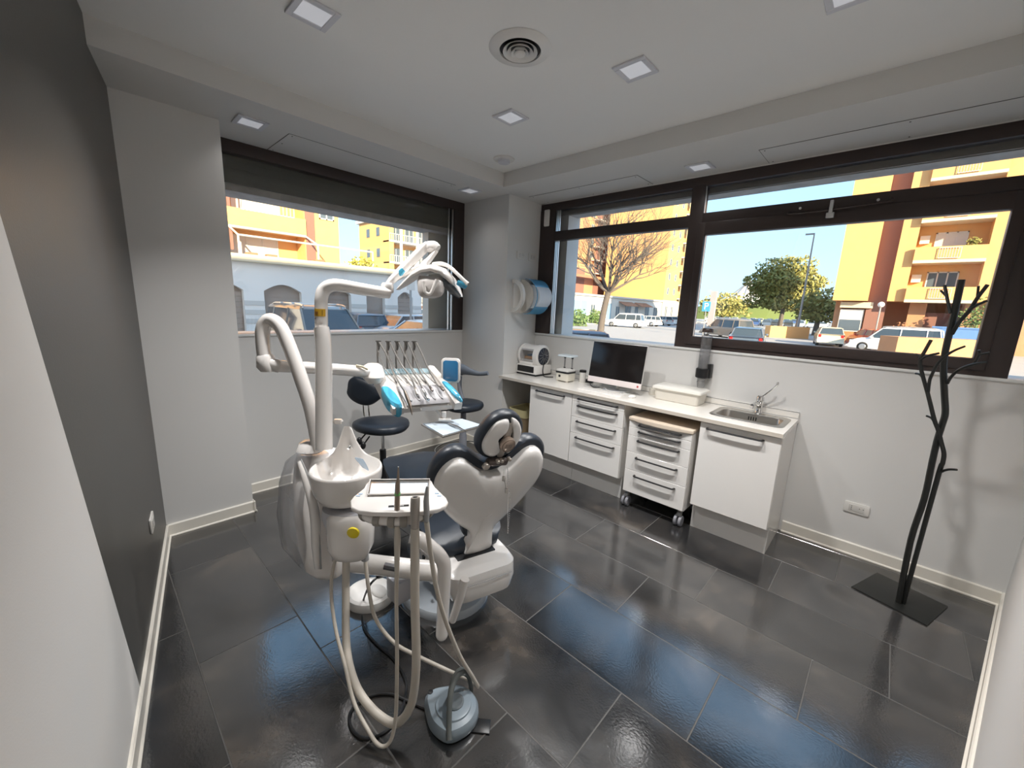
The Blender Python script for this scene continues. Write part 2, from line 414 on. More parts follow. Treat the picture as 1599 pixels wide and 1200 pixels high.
# ------------------------------------------------------------------ window in wall B
fb = MB(); y0, y1 = YB - 0.006, YB + 0.07
def fbx(x0, x1, z0, z1, dy=0, b=.004): fb.box(x0, x1, y0 - dy, y1 - dy, z0, z1, bev=b)
fbx(XP, 1.0, 2.585, 2.66, -.003)                       # head
fbx(XP, -2.735, 1.305, 2.60)                    # left jamb
fbx(-2.75, -1.34, 2.285, 2.378, -.002)                 # transom left light
fbx(-1.356, -1.25, 1.305, 2.60)                 # mullion
fbx(-1.30, 1.0, 2.30, 2.385, -.002)                    # transom right
fbx(0.365, 0.50, 1.305, 2.32)                   # right post
fbx(-1.30, 0.45, 1.305, 1.355, -.002)                  # lower frame
wfb = fb.build('window_2', M_FRAME, kind='structure', ang=30)
# opening sash, slightly proud
sa = MB(); d = 0.014
sa.box(-1.27, -1.215, y0 - d, y1 - .02, 1.345, 2.31, bev=.006); sa.box(0.355, 0.41, y0 - d, y1 - .02, 1.345, 2.31, bev=.006)
sa.box(-1.268, 0.408, y0 - d + .001, y1 - .021, 2.215, 2.31, bev=.006); sa.box(-1.268, 0.408, y0 - d + .001, y1 - .021, 1.3455, 1.412, bev=.006)
sa.build('window_sash', M_FRAME, wfb, ang=30)
for nm_, a in (('window_pane', (-2.735, -1.356, 1.318, 2.285)), ('window_pane', (-2.735, -1.356, 2.378, 2.585)), ('window_pane', (-1.25, 0.99, 2.385, 2.585)),
               ('window_pane', (-1.215, 0.355, 1.412, 2.215)), ('window_pane', (0.50, 0.99, 1.318, 2.30))):
    MB().box(a[0], a[1], YB + .03, YB + .036, a[2], a[3]).build(nm_, M_GLASS, wfb, ang=0)
gs = MB()
for x in (-2.732, -2.712, -2.690): gs.box(x, x + .006, YB + .01, YB + .028, 1.318, 2.285); gs.box(x, x + .006, YB + .01, YB + .028, 2.378, 2.585)
gs.box(-1.215, -1.211, YB + .0, YB + .02, 1.412, 2.215); gs.box(-1.25, -1.246, YB + .0, YB + .02, 2.385, 2.585)
gs.build('glazing_bead', M_ALU, wfb, ang=0)
MB().box(XP, 0.9, YB - .012, YB + .02, 1.296, 1.314, bev=.003).build('window_sill', MATS['sill_white'], wfb, ang=30)
hb = MB(); hb.tube([(-0.66, YB - .03, 2.318), (-0.655, YB - .042, 2.303), (-0.50, YB - .045, 2.30), (-0.30, YB - .045, 2.308), (-0.14, YB - .042, 2.318), (-0.135, YB - .03, 2.338)], .006, 8, 3)
hb.build('latch_bar', M_FRAME, wfb)
MB().box(-0.448, -0.405, YB - .05, YB - .02, 2.25, 2.285, bev=.004).box(-0.436, -0.416, YB - .058, YB - .03, 2.28, 2.36, bev=.004).build('latch', M_ALU, wfb)
for x in (-0.60, -0.20): MB().lathe([(.008, 0), (.008, .01)], Matrix.Translation((x, YB - .02, 2.335)) @ Matrix.Rotation(R(90), 4, 'X'), 10).build('screw', M_ALU, wfb)
# lintel/shutter outside window B
MB().box(XP - .2, 1.4, YB + .14, YB + .30, 2.55, 2.64).box(XP - .2, 1.4, YB + .301, YB + .34, 2.56, 2.9).build('trim_4', M_STONE, kind='structure', ang=0)
MB().box(XP - .25, -2.66, YB + .13, YB + .34, 1.25, 2.9).box(XP - .2, 1.4, YB + .1, YB + .34, 1.20, 1.29).build('trim_5', mat('pale_reveal', (0.74, 0.73, 0.71), 0.8, bump=(50, .3)), kind='structure', ang=0)
for i in range(2): MB().box(XP, 1.2, YB + 0.09, YB + 0.105, 2.548 + i * .052, 2.548 + i * .052 + .0505).build('shutter_slat', mat('grey_shutter', (0.22, 0.19, 0.17), 0.6, bump=(40, .4)), wfb, ang=30)
# alarm contact on the jamb
t_ = MB().box(-2.865, -2.80, YB - .032, YB - .006, 2.435, 2.60, bev=.010, seg=3).build('alarm_sensor', M_LACQ, label='small white alarm sensor on the dark jamb at the top corner of the wide window', cat='sensor')
# block of the building above and around the room: shades the street and the cars
M_OUTW = mat('outer_wall', (0.60, 0.45, 0.32), 0.8)
MB().box(-3.9, 14, -9, 3.85, 3.05, 10.4).box(-3.9, -3.7, -9, -1.1, -0.1, 3.05).box(1.4, 14, 3.6, 3.85, -0.1, 3.05).build('wall_upper_storeys', M_OUTW, kind='structure', ang=0)
# ceiling fittings -------------------------------------------------
M_PANEL = mat('led_diffuser', (0.80, 0.80, 0.84), 0.5, emit=((0.92, 0.94, 1.0), 0.10))  # faint glow put in to lift the switched-off panels
M_RIM = mat('lamp_rim', (0.72, 0.72, 0.76), 0.4)
M_TRIM = M_CEIL
def led(x, y, z, label, grp='square ceiling lamps', s=0.17, k=1.0):
    t = empty('ceiling_lamp', (x, y, z), label, 'ceiling lamp', grp)
    mb = MB(); h = s / 2; i = h - .026
    for a in ((-h, h, i, h), (-h, h, -h, -i), (-h, -i, -i, i), (i, h, -i, i)): mb.box(x + a[0], x + a[1], y + a[2], y + a[3], z - .010, z - .0005, bev=.002, seg=1)
    mb.build('frame', M_RIM, t, ang=30)
    MB().box(x - i, x + i, y - i, y + i, z - .006, z - .0005).build('diffuser', M_PANEL, t, ang=0)
    ld = bpy.data.lights.new('ceiling_fill_light', 'AREA'); ld.shape = 'SQUARE'; ld.size = 2 * i; ld.energy = FILL_W * k; ld.spread = R(112); ld.color = (1.0, 0.985, 0.97)  # fill light added to brighten the room; the square lamps themselves are off
    lo = bpy.data.objects.new('fill_light', ld); link(lo); lo.location = (x, y, z - .012)
led(-2.01, 0.82, ZC, 'square ceiling lamp above the left window, nearest the dark wall')
led(-1.15, 2.045, ZC, 'square ceiling lamp between the round air vent and the wide window')
led(-2.005, 2.035, ZC, 'square ceiling lamp between the round air vent and the smoke detector', k=.7)
led(-0.31, 2.08, ZC, 'square ceiling lamp cut by the top edge of the photo')
led(-3.153, 0.867, ZS, 'square lamp in the lowered ceiling beside the left column', k=.02)
led(-3.16, 2.69, ZS, 'square lamp in the lowered ceiling beside the corner pillar', k=.02)
led(-1.235, 3.265, ZS, 'square lamp in the lowered ceiling above the wide window', k=.02)
# round diffuser
vx, vy = -1.49, 1.56
t = empty('air_vent', (vx, vy, ZC), 'round white air vent of concentric rings in the ceiling', 'vent')
TM = Matrix.Translation((vx, vy, ZC))
MB().lathe([(.098, -.001), (.098, -.012), (.145, -.004), (.148, -.001)], TM, 40, cap=False).build('outer_ring', M_LACQ, t)
MB().lathe([(.0001, -.0015), (.098, -.0015)], TM, 32, cap=False).build('dark_duct', M_BLACK, t)
for r0, z0 in ((.082, -.016), (.062, -.020), (.043, -.024)):
    MB().lathe([(r0 - .018, -.006), (r0 - .004, z0), (r0, z0 - .002), (r0 - .001, z0 + .003), (r0 - .016, -.003)], TM, 36, cap=False).build('ring', M_LACQ, t)
MB().lathe([(.0001, -.03), (.022, -.029), (.027, -.024), (.02, -.010)], TM, 28, cap=False).build('centre_disc', M_LACQ, t)
t = empty('smoke_detector', (-2.568, 2.545, ZC), 'round white smoke detector in the ceiling corner by the pillar', 'smoke detector')
TM = Matrix.Translation((-2.568, 2.545, ZC))
MB().lathe([(.088, -.0005), (.086, -.010), (.05, -.014)], TM, 32).build('base', M_LACQ, t)
MB().lathe([(.05, -.013), (.050, -.030), (.044, -.036), (.0001, -.038)], TM, 32, cap=False).build('sensor_head', M_RIM, t)
# access panels: thin slabs with dark joint and small screws
M_JOINT = mat('joint_dark', (0.12, 0.11, 0.10), 0.8)
def access(x0, x1, y0, y1, lab):
    t = empty('access_panel', ((x0 + x1) / 2, (y0 + y1) / 2, ZS), lab, 'access panel', 'soffit access panels')
    MB().box(x0, x1, y0, y1, ZS - .0015, ZS - .0003).build('joint', M_JOINT, t, ang=0)
    MB().box(x0 + .004, x1 - .004, y0 + .004, y1 - .004, ZS - .003, ZS - .0004).build('panel', M_WALL, t, ang=0)
    for fx in ((x0 + .03, y0 + .03), (x1 - .03, y0 + .03), (x0 + .03, y1 - .03), (x1 - .03, y1 - .03), ((x0 + x1) / 2, y0 + .03), ((x0 + x1) / 2, y1 - .03)):
        MB().lathe([(.005, 0), (.004, -.0045)], Matrix.Translation((fx[0], fx[1], ZS - .0005)), 8).build('screw', M_JOINT, t, ang=0)
access(-3.60, -3.14, 1.086, 2.50, 'flush white access panel above the left window')
access(-2.84, -1.69, 3.18, 3.475, 'flush white access panel above the narrower pane near the pillar')
access(-0.834, 0.60, 3.17, 3.475, 'flush white access panel above the opening sash')
# ================================================================== OUTSIDE
GZ = -0.48
def gp(px, py): return onz(px, py, GZ)
M_ASPH = mat('asphalt', (0.42, 0.41, 0.40), 0.85, noise=(1.5, .5, (0.34, 0.335, 0.33)), bump=(20, .3))
M_PAVE = mat('pavement', (0.50, 0.48, 0.45), 0.85, noise=(3, .4, (0.42, 0.40, 0.38)))
M_ORANGE = mat('orange_render', (0.70, 0.40, 0.16), 0.8, noise=(2, .3, (0.64, 0.35, 0.13)))
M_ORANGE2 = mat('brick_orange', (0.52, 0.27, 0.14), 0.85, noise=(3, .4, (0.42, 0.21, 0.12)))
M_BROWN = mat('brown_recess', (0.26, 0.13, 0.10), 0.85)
M_CREAM = mat('cream_render', (0.66, 0.58, 0.42), 0.8, noise=(3, .3, (0.58, 0.50, 0.37)))
M_PALE = mat('pale_concrete', (0.62, 0.60, 0.56), 0.8)
M_WGLASS = mat('far_glass', (0.10, 0.13, 0.16), 0.12)
M_SHT = mat('pale_shutter', (0.62, 0.58, 0.52), 0.6)
M_ROOFT = mat('clay_roof', (0.36, 0.17, 0.10), 0.85)
MB().box(-260, 60, -40, 330, GZ - .3, GZ).build('ground_street', M_ASPH, kind='structure', ang=0)
MB().box(-4.05 - 2.2, -3.9, -40, 20, GZ, GZ + .12).box(-4.1, 40, 3.92, 6.2, GZ, GZ + .12).build('ground_pavement', M_PAVE, kind='structure', ang=0)
MB().box(-60, -31, 30, 110, GZ, GZ + .1).box(-23.5, -21, -30, 16, GZ, GZ + .1).build('ground_verge', M_PAVE, kind='structure', ang=0)

# ---- garages with arches (x = -21 facade)
t = empty('garage_row', (-21.1, 8, GZ), 'long pale garage block with arched openings and a cream cornice', 'building')
XF = -21.0
arches = [(1.3, 2.9), (3.45, 5.0), (5.8, 7.4), (8.55, 9.85), (10.7, 11.8), (12.6, 13.6)]
def arch_outline(a, b, z0, zs, rise, n=8):
    p = [(a, z0)]
    for k in range(n + 1):
        u = k / n; p.append((a + (b - a) * u, zs + rise * math.sin(PI * u)))
    p.append((b, z0)); return p
fx = frame((XF, 0, 0), (0, 1, 0), y=(0, 0, 1))     # normal = +X
# wall built as piers + spandrels
wl = MB(); prev = -6.0
for a, b in arches:
    wl.box(XF - .4, XF, prev, a, GZ, 3.0)
    n = 8
    for k in range(n):
        u0, u1 = k / n, (k + 1) / n; ya, yb = a + (b - a) * u0, a + (b - a) * u1
        za, zb = 1.80 + .32 * math.sin(PI * u0), 1.80 + .32 * math.sin(PI * u1)
        wl.prism([(ya, za), (yb, zb), (yb, 3.0), (ya, 3.0)], fx, -.4, 0)
    prev = b
wl.box(XF - .4, XF, prev, 14.2, GZ, 3.0)
wl.build('wall', mat('garage_wall', (0.80, 0.78, 0.74), 0.8), t, ang=0)
for z in (0.35, 0.75, 1.15):
    pv = -6.0
    for a, b in arches + [(14.2, 14.2)]: MB().box(XF, XF + .03, pv, a, z, z + .2).build('stone_course', mat('course_stone', (0.58, 0.57, 0.54), 0.8), t, ang=0); pv = b
MB().box(XF - .6, XF + .25, -6, 14.5, 3.0, 3.32, bev=.03).build('cornice', M_CREAM, t, ang=0)
MB().box(XF - 5.9, XF - .4, -6, 14.5, 2.9, 3.25).build('roof_terrace', M_PALE, t, ang=0)
for i, (a, b) in enumerate(arches):
    dm = MB().prism(arch_outline(a, b, GZ, 1.80, .32), fx, -.42, -.30)
    dm.build('garage_door', mat('stone_infill', (0.34, 0.27, 0.22), 0.9, noise=(6, .7, (0.20, 0.17, 0.15))) if i % 2 else mat('slatted_door', (0.33, 0.27, 0.23), 0.7), t, ang=0)
    s_ = MB()
    for k in range(9): s_.box(XF - .30, XF - .285, a + .05, b - .05, GZ + .1 + k * .24, GZ + .3 + k * .24)
    s_.build('door_slats', MATS.get('slatted_door') or M_BROWN, t, ang=0, kind='stuff')

def rail(mb, x, ya, yb, z0, z1, t=.03, bars=10):
    mb.box(x - t, x, ya, yb, z1 - t, z1); mb.box(x - t, x, ya, yb, z0, z0 + t)
    for k in range(bars + 1):
        yy = ya + (yb - ya) * k / bars; mb.box(x - t * .7, x, yy - t * .3, yy + t * .3, z0, z1)
def win(par, x, ya, yb, z0, z1, leaves=2, m=None, fm=None):
    f = MB(); th = .07
    f.box(x - .05, x + .03, ya, yb, z1 - th, z1); f.box(x - .05, x + .03, ya, yb, z0, z0 + th)
    for k in range(leaves + 1):
        yy = ya + (yb - ya) * k / leaves; yy = min(max(yy, ya + th / 2), yb - th / 2); f.box(x - .05, x + .03, yy - th / 2, yy + th / 2, z0, z1)
    o = f.build('window', fm or M_PALE, par, ang=0)
    MB().box(x - .04, x, ya + .03, yb - .03, z0 + .03, z1 - .03).build('pane', m or M_WGLASS, o, ang=0)
# ---- orange apartment house above the garages (x = -27)
t = empty('apartment_house', (-27.5, 5, 3.25), 'orange apartment house with awning and balcony above the garage row', 'building')
XO = -27.0
MB().box(XO - 9, XO, -8, 5.9, 3.25, 15).box(XO - 9, XO - .0, 9.9, 12.0, 3.25, 15).box(XO - 9, XO - 1.4, 5.9, 9.9, 3.25, 15).box(XO - 1.5, XO, 5.9, 9.9, 7.95, 9.3).build('wall', M_ORANGE, t, ang=0)
for z_ in (5.25, 8.2): MB().box(XO - 1.4, XO + .15, 5.9, 9.95, z_, z_ + .95).build('balcony_parapet', M_ORANGE, t, ang=0)
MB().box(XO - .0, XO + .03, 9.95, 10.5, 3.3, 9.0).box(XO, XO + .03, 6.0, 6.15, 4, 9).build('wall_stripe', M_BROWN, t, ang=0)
m_ = MB(); rail(m_, XO + .16, 6.6, 9.3, 6.15, 6.75, .05, 14); m_.build('railing', M_PALE, t, ang=0)
win(t, XO - 1.38, 6.5, 9.0, 6.15, 7.9, 3, M_SHT); win(t, XO - 1.38, 6.3, 8.8, 3.35, 5.0, 3, M_SHT)
win(t, XO + .02, 10.8, 11.7, 6.4, 7.7, 2)
m_ = MB()
m_.tube([(XO + .2, 5.95, 5.2), (XO + 1.9, 5.95, 4.6), (XO + 1.9, 5.95, 3.35)], .05, 6); m_.tube([(XO + .2, 9.9, 5.2), (XO + 1.9, 9.9, 4.6), (XO + 1.9, 9.9, 3.35)], .05, 6)
m_.tube([(XO + 1.9, 5.95, 4.6), (XO + 1.9, 13.3, 4.6)], .05, 6); m_.tube([(XO + 1.9, 13.3, 4.6), (XO + 1.9, 13.3, 3.35)], .05, 6); m_.tube([(XO + .2, 5.95, 5.2), (XO + .2, 9.9, 5.2)], .07, 6)
m_.build('awning_frame', M_PALE, t, ang=30)
m_ = MB(); 
for k in range(13): m_.box(XO + .5, XO + .53, 3.2 + k * .2, 3.22 + k * .2, 3.3, 4.6); 
for k in range(7): m_.box(XO + .5, XO + .53, 3.2, 5.7, 3.4 + k * .18, 3.42 + k * .18)
m_.build('trellis', M_BROWN, t, ang=0)
for k, yy in enumerate((6.0, 6.9, 9.3)):
    MB().box(XO + 2.6, XO + 3.0, yy, yy + .5, 3.25, 3.7, bev=.03).build('planter', M_ROOFT, t, ang=0)
def leaf_cloud(name, c, rad, n, size, m, parent=None, seed=1, kind=None, **kw):
    rnd = random.Random(seed); bm = bmesh.new(); c = Vector(c)
    for i in range(n):
        v = Vector((rnd.gauss(0, 1), rnd.gauss(0, 1), rnd.gauss(0, 1))).normalized() * (rnd.random() ** .45)
        lump = 1 + .16 * math.sin(5 * v.x + seed) * math.cos(6 * v.y + 2 * seed) + .12 * math.sin(9 * v.z)
        p = c + Vector((v.x * rad[0], v.y * rad[1], v.z * rad[2])) * lump
        a = Vector((rnd.uniform(-1, 1), rnd.uniform(-1, 1), rnd.uniform(-1, 1))).normalized(); b = a.orthogonal().normalized()
        s = size * rnd.uniform(.6, 1.3)
        bm.faces.new([bm.verts.new(p + a * s), bm.verts.new(p + b * s * .6), bm.verts.new(p - a * s), bm.verts.new(p - b * s * .6)])
    me = bpy.data.meshes.new(name); bm.to_mesh(me); bm.free(); me.materials.append(m)
    o = bpy.data.objects.new(name, me); link(o)
    if parent is not None: o.parent = parent; o.matrix_parent_inverse = wm(parent).inverted()
    return tag(o, kind=kind, **kw)
M_LEAF = mat('tree_leaf', (0.20, 0.22, 0.06), 0.6, rand=0, noise=(2, .7, (0.32, 0.26, 0.08)))
M_LEAFG = mat('bush_leaf', (0.08, 0.16, 0.04), 0.6, noise=(3, .6, (0.16, 0.20, 0.06)))
M_BARK = mat('bark', (0.11, 0.095, 0.085), 0.9, noise=(8, .5, (0.16, 0.14, 0.125)))
leaf_cloud('terrace_shrub', (XO + 3.2, 11.9, 3.6), (.5, .9, .5), 500, .09, mat('yellow_leaf', (.40, .38, .08), .6), label='yellow-green shrub on the garage roof terrace', cat='shrub')  # leaf colour: plain yellow-green
# ---- second apartment block further off (x = -55)
t = empty('balcony_block', (-60, 34, GZ), 'distant orange block with stacked white balconies behind the garages', 'building')
XB2 = -55
MB().box(XB2 - 9, XB2, 31.7, 32.5, GZ, 13.2).box(XB2 - 9, XB2 - 1.6, 32.5, 41.5, GZ, 13.2).box(XB2 - 1.6, XB2, 39.6, 41.5, GZ, 13.2).build('wall', M_ORANGE, t, ang=0)
MB().box(XB2 - 9.3, XB2 + .5, 31.3, 41.9, 13.2, 13.6).build('roof', M_PALE, t, ang=0)
for k in range(4):
    z = 1.0 + 3 * k
    MB().box(XB2 - 1.6, XB2 + .1, 31.7, 39.6, z, z + .2).build('balcony_slab', M_PALE, t, ang=0)
    m_ = MB(); rail(m_, XB2 + .1, 31.8, 39.5, z + .2, z + 1.2, .07, 22); m_.build('railing', M_PALE, t, ang=0)
    for ya in (33.0, 35.3, 37.6): win(t, XB2 - 1.55, ya, ya + 1.5, z + .3, z + 2.4, 2)
    for xx in (-61.5, -58.5): MB().box(xx, xx + .9, 31.64, 31.7, z + 1.0, z + 2.2).build('window', M_WGLASS, t, ang=0)
for yy in (33.5, 36.3, 39.2): MB().box(XB2 - .1, XB2 + .15, yy, yy + .35, GZ, 13.2).build('column', M_PALE, t, ang=0)

# ---- low white commercial row (x = -38)
XL = -38.0
t = empty('low_shop_row', (XL - 3, 70, GZ), 'low white shop row with blue shutters and awnings behind the bare tree', 'building')
MB().box(XL - 8, XL, 50, 88, GZ, 3.75).build('wall', M_PALE, t, ang=0)
MB().box(XL - 8.3, XL + .3, 49.8, 88.2, 3.75, 4.05).build('roof_edge', M_PALE, t, ang=0)
for ya, yb, z0, z1, kk in ((52, 53, 2.2, 3.1, 0), (52, 53, .9, 1.7, 0), (54.5, 58.5, GZ + .1, 3.0, 1), (59.5, 61, .4, 2.4, 0), (63, 66.5, GZ + .1, 2.8, 1), (68, 69.5, 0.3, 2.3, 0), (71.5, 74, 0.2, 2.4, 0), (75.5, 77, .2, 2.4, 0), (80, 82, 0, 2.5, 0), (84, 86, 0, 2.5, 0)):
    win(t, XL + .02, ya, yb, z0, z1, 2, mat('blue_shutter', (0.22, 0.34, 0.45), 0.5) if kk else None)
for ya in (69.0, 75.2):
    MB().prism([(0, 0), (1.6, -.7), (1.6, -.8), (0, -.1)], frame((XL, ya, 3.2), (1, 0, 0), y=(0, 0, 1)), -5.2, 0).build('awning', M_ROOFT, t, ang=0)
# ---- long brown-orange block behind it (y = 95 line, turning)
t = empty('brick_block', (-68, 90, GZ), 'large brown and orange brick block behind the bare tree', 'building')
XK = -56.0
MB().box(XK - 20, XK, 68, 101, GZ, 26).build('wall', M_ORANGE2, t, ang=0)
MB().box(XK, XK + .05, 69, 84, GZ, 11).box(XK, XK + .05, 88, 93, GZ, 26).build('wall_brown_panel', M_BROWN, t, ang=0)  # flat brown panels on parts of the brick wall
MB().prism([(66, 8.6), (101, 8.6), (101, 9.2), (66, 9.2)], frame((XK, 0, 0), (0, 1, 0), y=(0, 0, 1)), 0, 3.0).build('canopy_roof', M_ROOFT, t, ang=0)
for k in range(5):
    z = 10.5 + 3.1 * k
    for ya in (70, 74, 79, 85.5, 95.5, 98.2): win(t, XK + .06, ya, ya + 1.3, z, z + 1.6, 2)
    MB().box(XK + .05, XK + 1.4, 86.5, 91, z - .5, z - .3).build('balcony_slab', M_PALE, t, ang=0)
# ---- tower with balconies right of it
t = empty('balcony_tower', (-45, 103, GZ), 'tall yellow-orange tower with a column of balconies right of the bare tree', 'building')
XT = -38.0
MB().box(XT - 15, XT, 88.5, 96.0, GZ, 30).box(XT - 15, XT - 1.8, 96, 103, GZ, 30).build('wall', M_ORANGE, t, ang=0)
MB().box(XT - 15, XT + .05, 88.4, 103, GZ, 4.2).build('plinth_wall', M_CREAM, t, ang=0)
for ya in (89.8, 93.0, 98): win(t, XT + .08, ya, ya + 1.2, .6, 2.9, 2)
for k in range(8):
    z = 4.6 + 3.1 * k
    MB().box(XT - 1.8, XT + .6, 96, 103, z, z + .25).build('balcony_slab', M_PALE, t, ang=0)
    MB().box(XT + .45, XT + .6, 96, 102, z + .25, z + 1.2).build('balcony_parapet', M_ORANGE, t, ang=0)
    win(t, XT - 1.75, 97, 100, z + .3, z + 2.5, 2)
    for ya in (90.0, 93.4): win(t, XT + .03, ya, ya + .8, z + .9, z + 2.3, 1)
MB().box(XT + .3, XT + .65, 96.6, 97.0, 4.2, 30).build('column', M_CREAM, t, ang=0)

# ---- big orange tower at the right (y = 45 facade)
YT = 45.0
t = empty('orange_tower', (3, 50, GZ), 'big orange apartment tower with recessed balconies right of the green tree', 'building')
def ybox(mb, x0, x1, z0, z1, d0=0.0, d1=9.0): mb.box(x0, x1, YT + d0, YT + d1, z0, z1)
m_ = MB(); ybox(m_, -4.3, -2.0, 3.2, 24); ybox(m_, -0.8, 0.2, 3.2, 24); ybox(m_, 3.95, 14, 3.2, 24); ybox(m_, 0.2, 3.95, 3.2, 24, 1.5); ybox(m_, -2.0, -.8, 3.2, 24, 1.2)
m_.build('wall', M_ORANGE, t, ang=0)
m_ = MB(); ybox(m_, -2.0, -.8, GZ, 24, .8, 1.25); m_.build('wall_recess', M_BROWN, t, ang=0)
for k in range(6):
    z = 3.25 + 2.95 * k
    MB().box(.2, 3.95, YT - .35, YT + 1.5, z - .12, z + .10).build('balcony_slab', M_CREAM, t, ang=0)
    MB().box(.2, 3.95, YT - .35, YT - .15, z + .10, z + 1.05).build('balcony_parapet', M_ORANGE, t, ang=0)
    f = MB()
    for xx in (1.2, 1.75, 2.3, 2.85): f.box(xx, xx + .08, YT + 1.42, YT + 1.5, z + .1, z + 2.3)
    f.box(1.2, 2.93, YT + 1.42, YT + 1.5, z + 2.22, z + 2.3)
    o = f.build('window', M_PALE, t, ang=0); MB().box(1.22, 2.9, YT + 1.44, YT + 1.49, z + .1, z + 2.25).build('pane', M_SHT if k % 2 else M_WGLASS, o, ang=0)
    m_ = MB()
    for kk in range(9): m_.box(1.5 + kk * .14, 1.53 + kk * .14, YT - .45, YT - .42, z + .2, z + .95)
    m_.box(1.5, 2.65, YT - .46, YT - .42, z + .92, z + .96); m_.box(1.5, 2.65, YT - .46, YT - .42, z + .18, z + .22)
    m_.build('drying_rack', M_PALE, t, ang=0)
    if k in (1, 2): leaf_cloud('balcony_plant', (3.2, YT + .2, z + 1.35), (.45, .3, .3), 160, .09, M_LEAF, t, seed=k)
    MB().box(.35, .9, YT + 1.2, YT + 1.5, z + 1.5, z + 2.1).build('air_conditioner', M_PALE, t, ang=0)
# ground floor of the tower
m_ = MB(); ybox(m_, -4.1, -3.7, GZ, 3.2, 1.2); ybox(m_, .6, 1.6, GZ, 3.2, 1.0); ybox(m_, 3.6, 14, GZ, 3.2, .8); ybox(m_, -4.3, 14, GZ, 3.2, 3.0)
m_.build('ground_floor_wall', M_ORANGE2, t, ang=0)
m_ = MB(); ybox(m_, -3.7, -2.1, .6, 2.5, .9, 1.1); m_.build('shop_window', M_PALE, t, ang=0)
m_ = MB(); ybox(m_, -3.6, -2.2, .7, 1.6, .86, .9); m_.build('shop_pane', M_WGLASS, t, ang=0)
m_ = MB(); ybox(m_, -3.75, -1.6, 2.62, 3.1, .6, .75); sg_ = m_.build('shop_sign', M_CREAM, t, ang=0)
m_ = MB(); ybox(m_, 1.6, 3.4, GZ, 2.4, 1.6, 1.8); m_.build('entrance_door', M_BROWN, t, ang=0)
m_ = MB()
m_.prism([(0, 0), (2.8, 0), (2.8, .9), (1.0, 1.5), (0, .6)], frame((-.6, YT - .9, GZ), (1, 0, 0), y=(0, 0, 1)), -.15, 0); m_.build('entrance_parapet', M_CREAM, t, ang=0)
leaf_cloud('creeper', (4.2, YT - .3, 1.9), (.9, .3, 1.6), 900, .10, M_LEAFG, label='green creeper climbing the base of the orange tower', cat='creeper', seed=3)
leaf_cloud('hedge_bush', (.4, YT - 1.5, .6), (.7, .5, .9), 500, .09, mat('russet_leaf', (0.30, 0.14, 0.07), .7), label='russet shrub at the foot of the orange tower', cat='shrub', seed=5)
# lamp with round globe in front of the tower
p = ony(1376, 476, 40); t = empty('street_lamp', (p.x, 40, GZ), 'globe street lamp in front of the orange tower', 'street lamp')
MB().tube([(p.x, 40, GZ), (p.x, 40, p.z - .15)], .045, 8).build('pole', M_GREYP, t); MB().sphere((p.x, 40, p.z), .20).build('globe', mat('globe_white', (.85, .83, .78), .3), t)
# tall street light behind the tree
p = ony(1270, 366, 60); t = empty('street_light', (p.x, 60, GZ), 'tall thin street light rising behind the round green tree', 'street light')
MB().tube([(p.x + .1, 60, GZ), (p.x + .1, 60, p.z)], [.14, .07], 8).build('pole', M_GREYP, t); MB().box(p.x - .75, p.x + .15, 59.9, 60.1, p.z - .05, p.z + .12).build('lamp_head', M_GREYP, t)
# parking sign
p = onp(1103, 479, (0, 1, 0), 38); t = empty('parking_sign', (p.x, 38, GZ), 'blue parking sign on a thin pole beside the window mullion', 'sign')
MB().tube([(p.x, 38, GZ), (p.x, 38, p.z - .3)], .04, 8).build('pole', M_GREYP, t)
MB().box(p.x - .34, p.x + .34, 37.97, 38.0, p.z - .42, p.z + .42, bev=.01).build('plate', mat('sign_blue', (0.06, 0.30, 0.62), .4), t, ang=0)
lettering('letter_p', 'P', .8, frame((p.x, 37.96, p.z), (1, 0, 0), y=(0, 0, 1)), mat('sign_white', (.85, .85, .85), .5), t, depth=.004)
p = ony(1115, 455, 45); t = MB().box(p.x - .28, p.x + .28, 45, 45.4, GZ, p.z).build('advertising_pillar', mat('grey_pillar', (.36, .34, .35), .7), loc=(p.x, 45.2, GZ), ang=0, label='plain grey pillar standing right of the parking sign', cat='pillar')
# tensile pyramid on its grassy mound
pa = ony(1162, 434, 170); pl_ = ony(1119, 473, 170); pr_ = ony(1205, 473, 170)
t = empty('tensile_pavilion', (pa.x, 172, GZ), 'pale pointed lattice pavilion on a green mound, left of the round tree', 'pavilion')
rings = []
for k in range(9):
    u = k / 8; rr = (pr_.x - pa.x) * (1 - u) ** 1.35 + .15; rings.append([Vector((pa.x + rr * math.cos(2 * PI * j / 12), 178 + rr * .6 * math.sin(2 * PI * j / 12), pl_.z + (pa.z - pl_.z) * u)) for j in range(12)])
MB().loft(rings).build('membrane', mat('pale_membrane', (.70, .68, .66), .7), t, ang=0)
m_ = MB()
for j in range(12): m_.tube([r_[j] + Vector((0, -.1, 0)) for r_ in rings], .22, 4)
m_.build('mast', M_GREYP, t, ang=0)
MB().loft([[Vector((pa.x + a * math.cos(2 * PI * j / 20), 178 + a * .5 * math.sin(2 * PI * j / 20), z)) for j in range(20)] for a, z in ((26, GZ), (22, 3.0), (14, 5.6), (8, 6.2))]).build('mound', mat('grass_mound', (.14, .18, .05), .9), t)

